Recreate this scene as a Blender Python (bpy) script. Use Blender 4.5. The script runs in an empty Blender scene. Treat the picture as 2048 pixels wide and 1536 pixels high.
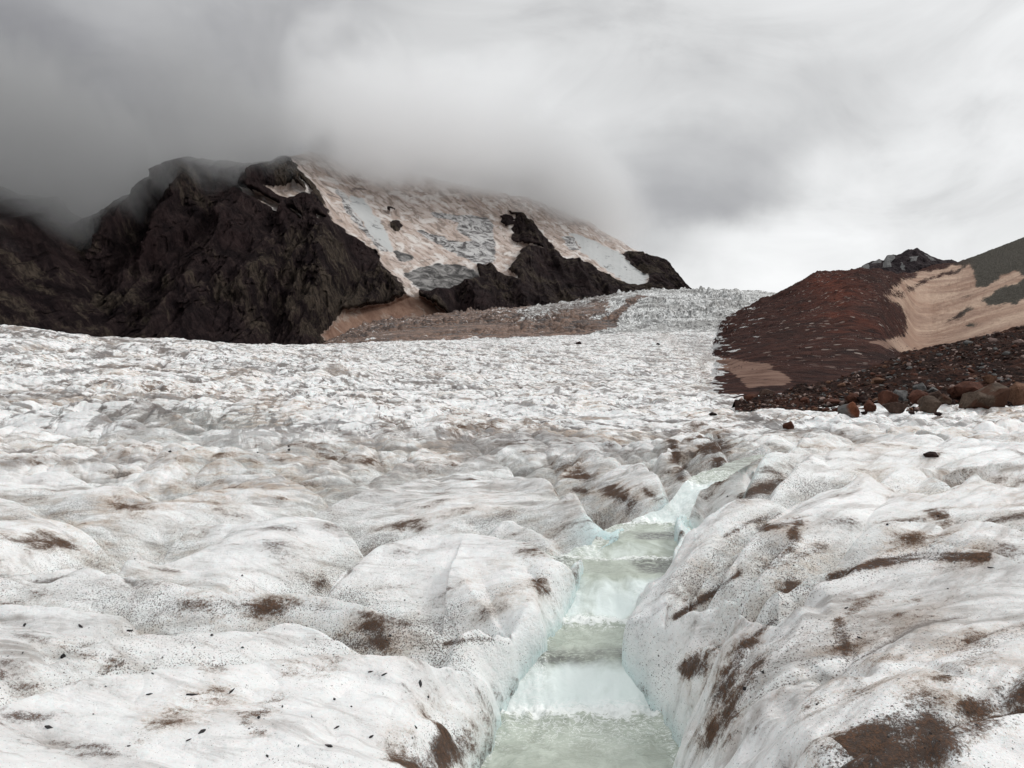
import bpy, bmesh, math, random
import numpy as np
from mathutils import Vector

# ------------------------------------------------------------------ camera, sky, sun, exposure
S = bpy.context.scene
C = S.collection
F = 1536.0            # focal length and image size in pixels of the 2048-wide frame
HY = 740.0            # row of the true horizon
cam_d = bpy.data.cameras.new('camera'); cam = bpy.data.objects.new('camera', cam_d); C.objects.link(cam)
cam_d.sensor_width = 36; cam_d.lens = 27; cam_d.clip_end = 20000; cam_d.clip_start = 0.05
cam.location = (0, 0, 0); cam.rotation_euler = (math.radians(90) - math.atan(28 / F), 0, 0)
S.camera = cam
S.view_settings.view_transform = 'Standard'; S.view_settings.look = 'None'
S.view_settings.exposure = 0.0; S.view_settings.gamma = 1
S.render.engine = 'CYCLES'
cy = S.cycles
cy.use_denoising = True; cy.max_bounces = 10; cy.diffuse_bounces = 4; cy.glossy_bounces = 3
cy.volume_bounces = 6; cy.transparent_max_bounces = 8; cy.volume_max_steps = 96; cy.volume_step_rate = 1.0
cy.use_adaptive_sampling = True; cy.adaptive_threshold = 0.02


class NT:
    """small helper around a node tree"""
    def __init__(s, tree):
        s.t = tree; s.N = tree.nodes; s.L = tree.links
    def put(s, sock, v):
        if isinstance(v, bpy.types.NodeSocket): s.L.new(v, sock)
        elif isinstance(v, (tuple, list)):
            if sock.type == 'RGBA' and len(v) == 3: v = tuple(v) + (1,)
            sock.default_value = v
        else: sock.default_value = v
    def n(s, kind, out=0, **kw):
        nd = s.N.new('ShaderNode' + kind); ins = {}
        for k, v in kw.items():
            if k[0] == 'i' and k[1:].isdigit(): ins[int(k[1:])] = v
            elif k.startswith('_'): ins[k[1:].replace('_', ' ')] = v
            else: setattr(nd, k, v)
        for k, v in ins.items(): s.put(nd.inputs[k], v)
        return nd.outputs[out] if out is not None else nd
    def m(s, op, a, b=0.0, c=0.0, clamp=False):
        return s.n('Math', operation=op, use_clamp=clamp, i0=a, i1=b, i2=c)
    def add(s, a, b): return s.m('ADD', a, b)
    def mul(s, a, b): return s.m('MULTIPLY', a, b)
    def sub(s, a, b): return s.m('SUBTRACT', a, b)
    def mix(s, f, a, b):
        nd = s.N.new('ShaderNodeMix'); nd.data_type = 'RGBA'
        s.put(nd.inputs[0], f); s.put(nd.inputs[6], a); s.put(nd.inputs[7], b); return nd.outputs[2]
    def mixf(s, f, a, b):
        nd = s.N.new('ShaderNodeMix'); nd.data_type = 'FLOAT'
        s.put(nd.inputs[0], f); s.put(nd.inputs[2], a); s.put(nd.inputs[3], b); return nd.outputs[0]
    def step(s, v, lo, hi, a=0.0, b=1.0):
        return s.n('MapRange', interpolation_type='SMOOTHSTEP', i0=v, i1=lo, i2=hi, i3=a, i4=b)
    def noise(s, vec, scale, detail=4, rough=.55, dist=0.0, out=0):
        return s.n('TexNoise', out=out, _Vector=vec, _Scale=scale, _Detail=detail, _Roughness=rough, _Distortion=dist)
    def attr(s, name): return s.n('Attribute', out=2, attribute_name=name)
    def mapping(s, vec, scale=(1, 1, 1), rot=(0, 0, 0), loc=(0, 0, 0)):
        return s.n('Mapping', i0=vec, i1=loc, i2=rot, i3=scale)
    def ramp(s, v, stops, interp='LINEAR'):
        nd = s.N.new('ShaderNodeValToRGB'); r = nd.color_ramp; r.interpolation = interp
        while len(r.elements) < len(stops): r.elements.new(.5)
        for e, (p, c) in zip(r.elements, stops):
            e.position = p; e.color = (c, c, c, 1) if not isinstance(c, (tuple, list)) else tuple(c) + (1,)
        s.put(nd.inputs[0], v); return nd.outputs[0]


def lin(v):
    v = v / 255.0
    return v / 12.92 if v < .04045 else ((v + .055) / 1.055) ** 2.4


# ---- sky: overcast, drawn by direction (azimuth along rows of elevation), nothing tied to the camera
SUN_EL, SUN_AZ = math.radians(40), math.radians(72)      # azimuth clockwise from +Y (towards the right)
W = bpy.data.worlds.new('World'); S.world = W; W.use_nodes = True
w = NT(W.node_tree); w.N.clear()
tc = w.n('TexCoord', out=0)
warp = w.noise(tc, 2.6, 5, .55, out=1)
wv = w.n('VectorMath', operation='SCALE', i0=w.n('VectorMath', operation='SUBTRACT', i0=warp, i1=(.5, .5, .5)), _Scale=.20)
warp2 = w.noise(tc, 9.0, 5, .6, out=1)
wv2 = w.n('VectorMath', operation='SCALE', i0=w.n('VectorMath', operation='SUBTRACT', i0=warp2, i1=(.5, .5, .5)), _Scale=.05)
dirw = w.n('VectorMath', operation='ADD', i0=w.n('VectorMath', operation='ADD', i0=tc, i1=wv), i1=wv2)
sp = w.n('SeparateXYZ', out=None, i0=dirw)
az = w.m('ARCTAN2', sp.outputs[0], sp.outputs[1])
rho = w.m('SQRT', w.add(w.mul(sp.outputs[0], sp.outputs[0]), w.mul(sp.outputs[1], sp.outputs[1])))
el = w.m('DIVIDE', sp.outputs[2], w.m('MAXIMUM', rho, .05))
SKY = [  # (py, [(px, grey)...]) as seen over the glacier
    (590, [(-400, 80), (0, 75), (400, 80), (700, 150), (900, 190), (1150, 214), (1300, 234), (1420, 238), (1560, 236), (1700, 232), (1900, 225), (2200, 226), (2600, 220)]),
    (480, [(-400, 82), (0, 78), (400, 84), (640, 120), (750, 165), (950, 172), (1150, 178), (1300, 195), (1420, 224), (1560, 230), (1700, 232), (1900, 222), (2200, 226), (2600, 222)]),
    (400, [(-400, 92), (0, 88), (400, 92), (600, 118), (690, 170), (900, 184), (1100, 176), (1300, 168), (1450, 166), (1570, 186), (1680, 224), (1900, 228), (2200, 228), (2600, 222)]),
    (310, [(-400, 108), (0, 108), (200, 98), (420, 108), (600, 124), (645, 150), (700, 206), (900, 206), (1100, 190), (1300, 180), (1450, 176), (1600, 186), (1720, 206), (1900, 228), (2200, 230), (2600, 222)]),
    (200, [(-400, 132), (0, 140), (200, 142), (420, 148), (600, 156), (660, 180), (760, 216), (900, 220), (1100, 214), (1300, 207), (1500, 203), (1680, 200), (1800, 212), (1950, 224), (2200, 230), (2600, 222)]),
    (90, [(-400, 142), (0, 152), (200, 172), (400, 180), (600, 160), (700, 172), (820, 204), (1000, 208), (1200, 210), (1500, 216), (1800, 222), (1950, 226), (2200, 230), (2600, 226)]),
    (-20, [(-400, 146), (0, 155), (200, 184), (400, 196), (560, 182), (700, 178), (820, 196), (1000, 212), (1200, 216), (1500, 220), (1800, 226), (1950, 228), (2200, 230), (2600, 228)]),
]
azr = w.m('MULTIPLY_ADD', az, 1 / 2.2, .5)
cur = None; prev_e = None
for py, row in SKY:
    e = (HY - py) / F
    st = [(min(1, max(0, math.atan((px - 1024) / F) / 2.2 + .5)), lin(g)) for px, g in row]
    rr = w.ramp(azr, st, 'B_SPLINE')
    if cur is None: cur = rr
    else: cur = w.mix(w.step(el, prev_e, e), cur, rr)
    prev_e = e
cur = w.mix(w.step(el, .50, 1.2), cur, (1.02, 1.03, 1.04))            # the bright overcast overhead
behind = w.m('ABSOLUTE', az)
cur = w.mix(w.step(behind, .95, 1.6), cur, w.mix(w.step(el, .0, .8), (.50, .51, .53), (1.0, 1.01, 1.02)))
cl = w.noise(w.mapping(tc, (1, 1, 2.0)), 4.2, 8, .56, .9)
cl2 = w.noise(w.mapping(tc, (1, 1, 1.6)), 1.6, 3, .5, .2)
cur = w.n('MixRGB', blend_type='MULTIPLY', i0=1.0, i1=cur,
          i2=w.ramp(w.add(w.mul(cl, .55), w.mul(cl2, .45)), [(.30, .68), (.5, 1.05), (.68, 1.25)]))
tint = w.mix(w.step(cur, .1, .7), (.975, .975, 1.03), (.992, 1.0, 1.004))
cur = w.n('MixRGB', blend_type='MULTIPLY', i0=1.0, i1=cur, i2=tint)
sky = w.n('TexSky', sky_type='NISHITA', sun_disc=False, sun_elevation=SUN_EL, sun_rotation=SUN_AZ)
bg1 = w.n('Background', i0=cur, i1=1.05)
bg2 = w.n('Background', i0=sky, i1=0.05)
ms = w.n('MixShader', i0=0.06, i1=bg1, i2=bg2)
w.L.new(ms, w.n('OutputWorld', out=None).inputs[0]) if False else None
wo = w.N.new('ShaderNodeOutputWorld'); w.L.new(ms, wo.inputs[0])

sun_d = bpy.data.lights.new('sun', 'SUN'); sun_o = bpy.data.objects.new('sun', sun_d); C.objects.link(sun_o)
sun_d.energy = 1.5; sun_d.angle = math.radians(18); sun_d.color = (1, .98, .95)
sd = Vector((math.cos(SUN_EL) * math.sin(SUN_AZ), math.cos(SUN_EL) * math.cos(SUN_AZ), math.sin(SUN_EL)))
sun_o.rotation_euler = sd.to_track_quat('Z', 'Y').to_euler()

# ------------------------------------------------------------------ numpy noise and mesh helpers
rs = np.random.RandomState(7)
_perm = np.tile(rs.permutation(512), 3)
_ga = rs.rand(512) * 2 * np.pi
_gx, _gy = np.cos(_ga), np.sin(_ga)


def pn(x, y, seed=0):
    """2-D gradient noise, about -0.7..0.7"""
    x = x + seed * 17.31; y = y - seed * 9.77
    xi = np.floor(x).astype(np.int64); yi = np.floor(y).astype(np.int64)
    xf = x - xi; yf = y - yi
    u = xf * xf * xf * (xf * (xf * 6 - 15) + 10); v = yf * yf * yf * (yf * (yf * 6 - 15) + 10)
    def g(a, b):
        k = _perm[(_perm[(xi + a) & 511] + yi + b) & 511]
        return _gx[k] * (xf - a) + _gy[k] * (yf - b)
    n0 = g(0, 0); n1 = g(1, 0); n2 = g(0, 1); n3 = g(1, 1)
    a = n0 + u * (n1 - n0); b = n2 + u * (n3 - n2)
    return a + v * (b - a)


def fbm(x, y, octaves=4, seed=0, gain=.5, ridged=False):
    t = 0; a = 1; f = 1
    for o in range(octaves):
        n = pn(x * f, y * f, seed + o * 3)
        if ridged: n = .35 - np.abs(n) * 1.4
        t = t + n * a; a *= gain; f *= 2.03
    return t


def sstep(v, a, b):
    t = np.clip((v - a) / (b - a), 0, 1); return t * t * (3 - 2 * t)


def tag(o, label=None, cat=None, group=None, kind=None):
    if label: o['label'] = label
    if cat: o['category'] = cat
    if group: o['group'] = group
    if kind: o['kind'] = kind
    return o


def grid_mesh(name, X, Y, Z, mat, attrs=None, smooth=True, keep=None):
    r, c = X.shape
    co = np.empty((r * c, 3), np.float32); co[:, 0] = X.ravel(); co[:, 1] = Y.ravel(); co[:, 2] = Z.ravel()
    i = np.arange(r * c, dtype=np.int32).reshape(r, c)
    q = np.stack([i[:-1, :-1], i[:-1, 1:], i[1:, 1:], i[1:, :-1]], -1).reshape(-1, 4)
    if keep is not None:
        k = (keep[:-1, :-1] | keep[:-1, 1:] | keep[1:, 1:] | keep[1:, :-1]).ravel(); q = q[k]
    return raw_mesh(name, co, q, mat, attrs, smooth)


def raw_mesh(name, co, q, mat, attrs=None, smooth=True):
    me = bpy.data.meshes.new(name); n = q.shape[1]
    me.vertices.add(len(co)); me.vertices.foreach_set('co', np.asarray(co, np.float32).ravel())
    me.loops.add(q.size); me.loops.foreach_set('vertex_index', q.ravel().astype(np.int32))
    me.polygons.add(len(q)); me.polygons.foreach_set('loop_start', np.arange(0, q.size, n, dtype=np.int32))
    me.polygons.foreach_set('loop_total', np.full(len(q), n, np.int32))
    me.polygons.foreach_set('use_smooth', np.full(len(q), smooth, bool))
    for k, v in (attrs or {}).items():
        at = me.attributes.new(k, 'FLOAT', 'POINT'); at.data.foreach_set('value', np.asarray(v, np.float32).ravel())
    me.update(calc_edges=True)
    if mat: me.materials.append(mat)
    o = bpy.data.objects.new(name, me); C.objects.link(o); return o


def blur(a, k, axis):
    w_ = np.exp(-np.linspace(-2, 2, 2 * k + 1) ** 2); w_ /= w_.sum()
    p = [(0, 0)] * a.ndim; p[axis] = (k, k)
    b = np.pad(a, p, mode='edge')
    return sum(w_[j] * np.take(b, range(j, j + a.shape[axis]), axis) for j in range(2 * k + 1))


class Table:
    """smooth height table over picture column and log depth"""
    def __init__(s, cols, depths, vals, as_py, kx=5, ky=5):
        s.c = np.linspace(cols[0], cols[-1], 260); s.l = np.linspace(np.log(depths[0]), np.log(depths[-1]), 260)
        v = np.array(vals, float)
        v = np.array([np.interp(s.c, cols, r) for r in v])
        v = np.array([np.interp(s.l, np.log(depths), v[:, j]) for j in range(len(s.c))]).T
        v = blur(blur(v, ky, 0), kx, 1)
        s.v = v
    def __call__(s, px, y):
        a = np.clip((px - s.c[0]) / (s.c[1] - s.c[0]), 0, len(s.c) - 1.001)
        b = np.clip((np.log(y) - s.l[0]) / (s.l[1] - s.l[0]), 0, len(s.l) - 1.001)
        i = a.astype(int); j = b.astype(int); fa = a - i; fb = b - j; V = s.v
        return (V[j, i] * (1 - fa) + V[j, i + 1] * fa) * (1 - fb) + (V[j + 1, i] * (1 - fa) + V[j + 1, i + 1] * fa) * fb


def pxof(x, y): return 1024 + F * x / y
def pyof(z, y): return HY - F * z / y


def seg_dist(X, Y, pts):
    """nearest distance to a polyline, which side (+ = left of travel) and 0..1 position along it"""
    best = np.full(X.shape, 1e9); side = np.zeros(X.shape); pos = np.zeros(X.shape)
    pts = np.array(pts, float); L = np.hypot(*(pts[1:] - pts[:-1]).T); cum = np.concatenate([[0], np.cumsum(L)])
    for k in range(len(pts) - 1):
        ax, ay = pts[k]; dx, dy = pts[k + 1] - pts[k]; l2 = dx * dx + dy * dy + 1e-9
        t = np.clip(((X - ax) * dx + (Y - ay) * dy) / l2, 0, 1)
        ex = X - ax - t * dx; ey = Y - ay - t * dy; d = np.hypot(ex, ey); m = d < best
        best[m] = d[m]; side[m] = np.sign(dx * ey - dy * ex)[m]; pos[m] = ((cum[k] + t * L[k]) / cum[-1])[m]
    return best, side, pos


def resample(pts, n=40):
    """smooth curve through the points"""
    p = np.array(pts, float)
    t = np.concatenate([[0], np.cumsum(np.hypot(*(p[1:, :2] - p[:-1, :2]).T))])
    s_ = np.linspace(0, t[-1], n)
    q = np.stack([np.interp(s_, t, p[:, k]) for k in range(p.shape[1])], 1)
    k = max(1, n // (len(p) * 3))
    if n > 10:
        e0, e1 = q[0].copy(), q[-1].copy(); q = blur(q, k, 0); q[0] = e0; q[-1] = e1
    return q


def inpoly(px, py, poly):
    ins = np.zeros(px.shape, bool); n = len(poly)
    for i in range(n):
        x1, y1 = poly[i]; x2, y2 = poly[(i + 1) % n]
        if y1 == y2: continue
        c = ((y1 > py) != (y2 > py)) & (px < (x2 - x1) * (py - y1) / (y2 - y1) + x1)
        ins ^= c
    return ins



# ------------------------------------------------------------------ glacier shape (a world function of x, y)
GC = [-500, 0, 400, 800, 1100, 1300, 1450, 1600, 1800, 2048, 2600]
GD = [0.8, 1.8, 3.3, 5.2, 8, 12, 18, 30, 55, 80, 110, 170, 260, 380, 500, 650, 900, 1150, 1400, 1700]
def zr(*v): return list(v)
def pr(y, *v): return [(HY - p) / F * y for p in v]
GV = [zr(-1.5, -1.55, -1.6, -1.75, -1.9, -1.9, -1.55, -1.35, -1.25, -1.2, -1.1),
      zr(-1.5, -1.55, -1.65, -1.78, -1.9, -1.9, -1.5, -1.3, -1.2, -1.15, -1.1),
      zr(-1.5, -1.6, -1.7, -1.78, -1.88, -1.9, -1.55, -1.3, -1.18, -1.12, -1.0),
      zr(-1.5, -1.65, -1.68, -1.70, -1.8, -1.8, -1.38, -1.15, -1.1, -1.02, -.9),
      zr(-1.4, -1.62, -1.62, -1.60, -1.48, -1.22, -.98, -.96, -1.0, -.95, -.85),
      zr(-1.3, -1.55, -1.55, -1.50, -1.42, -1.30, -1.1, -1.02, -1.05, -1.0, -.9),
      zr(-1.1, -1.30, -1.42, -1.50, -1.5, -1.5, -1.45, -1.4, -1.38, -1.35, -1.3),
      pr(30, 755, 778, 798, 818, 826, 828, 828, 825, 822, 815, 805),
      pr(55, 660, 695, 752, 783, 790, 790, 790, 790, 790, 790, 790),
      pr(80, 620, 650, 705, 750, 766, 770, 772, 775, 775, 775, 775),
      pr(110, 640, 668, 679, 725, 746, 752, 755, 755, 790, 790, 790),
      pr(170, 660, 690, 690, 692, 708, 716, 722, 745, 790, 790, 790),
      pr(260, 680, 705, 705, 682, 680, 690, 696, 745, 790, 790, 790),
      pr(380, 690, 710, 710, 689, 673, 666, 669, 745, 790, 790, 790),
      pr(500, 690, 710, 705, 678, 670, 656, 646, 745, 790, 790, 790),
      pr(650, 690, 700, 695, 662, 648, 636, 622, 650, 790, 790, 790),
      pr(900, 690, 700, 690, 645, 625, 598, 590, 600, 790, 790, 790),
      pr(1150, 690, 700, 690, 636, 608, 577, 576, 580, 790, 790, 790),
      pr(1400, 690, 700, 690, 640, 618, 590, 600, 745, 790, 790, 790),
      pr(1700, 690, 700, 690, 660, 640, 620, 620, 745, 790, 790, 790)]
base_t = Table(GC, GD, GV, False, 8, 6)


# ---- the stream: depth, left edge column, right edge column, water level
ST = np.array([
    (2.2, 860, 1330, -2.40), (3.4, 900, 1330, -2.38), (4.1, 935, 1345, -2.37), (4.54, 965, 1372, -2.36), (4.8, 985, 1345, -2.35), (5.10, 1008, 1322, -2.34), (5.17, 1015, 1315, -2.31),
    (5.30, 1045, 1290, -2.21), (5.46, 1080, 1262, -2.08), (5.6, 1092, 1258, -2.06), (5.9, 1102, 1272, -2.05), (6.18, 1125, 1290, -2.03),
    (6.26, 1140, 1305, -1.99), (6.40, 1155, 1330, -1.88), (6.56, 1162, 1348, -1.78), (6.65, 1160, 1350, -1.765), (7.0, 1150, 1356, -1.75), (7.10, 1180, 1357, -1.71),
    (7.32, 1236, 1358, -1.62), (7.85, 1240, 1368, -1.60), (7.98, 1290, 1372, -1.56), (8.2, 1345, 1395, -1.38), (8.4, 1385, 1440, -1.22),
    (8.8, 1405, 1462, -1.19), (9.4, 1440, 1480, -1.20), (11.5, 1505, 1522, -1.30), (14, 1590, 1603, -1.42), (18, 1600, 1611, -1.60), (25, 1560, 1585, -1.75), (34, 1500, 1520, -1.95)])


def stream_at(y):
    yl = np.clip(y, ST[0, 0], ST[-1, 0])
    l = (np.interp(yl, ST[:, 0], ST[:, 1]) - 1024) / F * yl
    r = (np.interp(yl, ST[:, 0], ST[:, 2]) - 1024) / F * yl
    return l, r, np.interp(yl, ST[:, 0], ST[:, 3])



def bank_lift(e, ys, right, n=0.0):
    """how high the bank may stand over the water at distance e from its edge"""
    ww = np.where(right, .20 + .10 * sstep(ys, 5.6, 7.6), .40 + .25 * n) * np.clip(ys / 7, .75, 1.6) * (1 - .5 * sstep(ys, 10, 20))
    return .55 * np.sqrt(np.clip(e, 0, None) / ww)


def to_plan(px, py, A=0.0):
    y = 6.0
    lo, hi = 1.0, 400.0
    # march along the ray until it meets the lifted base
    ys = np.exp(np.linspace(np.log(1.2), np.log(400), 900))
    xs = (px - 1024) / F * ys; l, r, zw = stream_at(ys); e = np.maximum(l - xs, xs - r)
    z = np.minimum(base_t(np.full_like(ys, px), ys), np.where(ys < 14, zw + bank_lift(e, ys, (xs - r) > (l - xs)), 99)) + A
    ray = (HY - py) / F * ys
    k = np.argmax(ray < z)
    y = ys[k] if (ray < z).any() else ys[-1]
    return (px - 1024) / F * y, y


# crest lines: picture points that lie on the crest, height, width of the near and the far flank (m)
CRESTS = [   # points on the crest, drop behind it, length over which the ice rises again, width of the lip (m)
    # left bank, nearest first
    ([(-300, 1470), (-100, 1440), (0, 1408), (60, 1385), (150, 1365), (380, 1348), (600, 1328), (800, 1318), (900, 1334), (960, 1365), (1005, 1440)], .20, .60, .10),
    ([(60, 1330), (200, 1300), (340, 1262), (500, 1255), (570, 1243), (640, 1260), (700, 1270), (780, 1300), (850, 1325)], .18, .50, .09),
    ([(-250, 1225), (0, 1210), (130, 1222), (250, 1240), (330, 1275)], .11, .40, .09),
    ([(-300, 1150), (0, 1156), (170, 1149), (300, 1183), (400, 1203), (480, 1203), (600, 1198), (720, 1214), (780, 1238), (850, 1248), (980, 1270), (1070, 1320), (1090, 1345)], .34, 1.9, .12),
    ([(850, 1300), (920, 1285), (985, 1288), (1040, 1320)], .08, .3, .07),
    ([(-300, 1030), (0, 1048), (130, 1046), (220, 1060), (300, 1095)], .24, 1.5, .18),
    ([(140, 1160), (200, 1118), (270, 1082), (340, 1050), (400, 1034), (480, 1044), (600, 1038), (690, 1052), (760, 1080)], .30, 1.5, .20),
    ([(600, 1200), (640, 1150), (700, 1108), (760, 1088), (870, 1073), (1000, 1080), (1080, 1108), (1130, 1150), (1165, 1210)], .26, 1.3, .15),
    ([(520, 1045), (640, 1006), (750, 983), (860, 952), (1000, 942), (1080, 962), (1150, 998), (1200, 1040), (1235, 1090)], .26, 1.4, .22),
    ([(930, 1060), (1010, 1030), (1080, 1045), (1130, 1090)], .10, .8, .15),
    ([(1120, 1000), (1170, 978), (1230, 992), (1265, 1022), (1285, 1055)], .22, .7, .12),
    ([(1095, 955), (1120, 932), (1180, 920), (1260, 920), (1320, 940), (1355, 985), (1385, 1040)], .36, 1.6, .22),
    ([(1290, 930), (1330, 898), (1380, 905), (1400, 960)], .2, .8, .2), ([(1330, 880), (1370, 868), (1430, 880), (1480, 900), (1540, 905)], .3, 1.6, .3),
    ([(-300, 990), (-60, 965), (80, 957), (200, 966), (280, 1003)], .34, 2.0, .35), ([(-300, 1010), (0, 1000), (60, 1015), (110, 1030)], .12, .6, .2),
    ([(260, 985), (420, 948), (560, 956), (680, 990)], .25, 1.5, .3), ([(380, 935), (450, 925), (600, 940), (700, 955)], .25, 1.5, .3),
    ([(780, 940), (850, 905), (950, 908), (1050, 935)], .34, 2.4, .3), ([(640, 910), (740, 893), (860, 900)], .25, 1.6, .3),
    ([(-200, 770), (0, 776), (150, 785), (260, 800), (340, 825), (420, 850)], .8, 6, .8), ([(-100, 835), (60, 828), (220, 845), (350, 870)], .45, 3.0, .5),
    ([(-100, 875), (60, 880), (180, 895), (320, 880), (480, 905)], .34, 2.2, .4),
    # right bank, nearest first
    ([(1780, 1590), (1850, 1532), (1930, 1492), (2048, 1455), (2250, 1425)], .16, .6, .09),
    ([(1480, 1480), (1540, 1400), (1620, 1350), (1720, 1310)], .05, .3, .12),
    ([(1352, 1410), (1400, 1335), (1470, 1285), (1560, 1240), (1650, 1170), (1750, 1125), (1850, 1112), (1950, 1122), (2048, 1142), (2250, 1165)], .27, .60, .11),
    ([(1360, 1400), (1400, 1315), (1470, 1235), (1542, 1165), (1600, 1127), (1662, 1110), (1729, 1080), (1779, 1064), (1841, 1057), (1930, 1058), (2048, 1068), (2250, 1075)], .22, .75, .09),
    ([(1300, 1345), (1350, 1275), (1400, 1222), (1450, 1178), (1490, 1148), (1540, 1110), (1600, 1062)], .13, .30, .07),
    ([(1340, 1270), (1372, 1235), (1461, 1130), (1542, 1037), (1600, 997), (1662, 979), (1752, 965), (1800, 975)], .22, .55, .11),
    ([(1700, 985), (1760, 950), (1823, 930), (1908, 946), (1980, 975)], .26, 1.4, .2),
    ([(1900, 985), (1960, 962), (2048, 952), (2250, 960)], .24, 1.4, .25),
    ([(1380, 1190), (1420, 1120), (1470, 1070), (1530, 1020)], .12, .30, .07),
    ([(1345, 1140), (1352, 1110), (1377, 1058), (1426, 1028), (1484, 991), (1542, 968), (1582, 953), (1650, 935), (1740, 925)], .20, .60, .12),
    ([(1440, 1010), (1500, 960), (1570, 925), (1640, 905)], .14, .5, .12),
    ([(1405, 1040), (1420, 1000), (1445, 965), (1484, 932), (1537, 903), (1600, 872), (1690, 864), (1780, 868), (1900, 862)], .32, 2.0, .25),
    ([(1640, 905), (1740, 885), (1880, 880), (2048, 890), (2200, 885)], .3, 1.6, .3),
]
# creases: thin dark grooves (picture points, depth m, half width m)
CREASES = [
    ([(630, 1165), (640, 1140), (700, 1105), (770, 1060)], .05, .08),
    ([(0, 1158), (100, 1158), (180, 1146), (300, 1185)], .06, .05),
    ([(1180, 985), (1230, 1015), (1265, 1052)], .05, .03),
    ([(1050, 1130), (1090, 1160), (1120, 1200)], .04, .04),
    ([(1500, 1290), (1560, 1240)], .05, .05),
    ([(1530, 1440), (1600, 1340), (1700, 1270), (1850, 1220), (2000, 1190)], .03, .10),
]

_lines = {}
def crest_lines():
    if 'c' not in _lines: _lines['c'] = [(resample([to_plan(a, b, A * .1) for a, b in resample(pts, 24)], 24), A, wn, wf) for pts, A, wn, wf in CRESTS]
    return _lines['c']
def crease_lines():
    if 'k' not in _lines: _lines['k'] = [(resample([to_plan(a, b, .05) for a, b in resample(pts, 16)], 20), A, wd) for pts, A, wd in CREASES]
    return _lines['k']


def warped(X, Y):
    wx = X + .5 * fbm(X * .35, Y * .35, 2, 31); wy = Y + .5 * fbm(X * .35, Y * .35, 2, 37)
    return wx, wy


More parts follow.
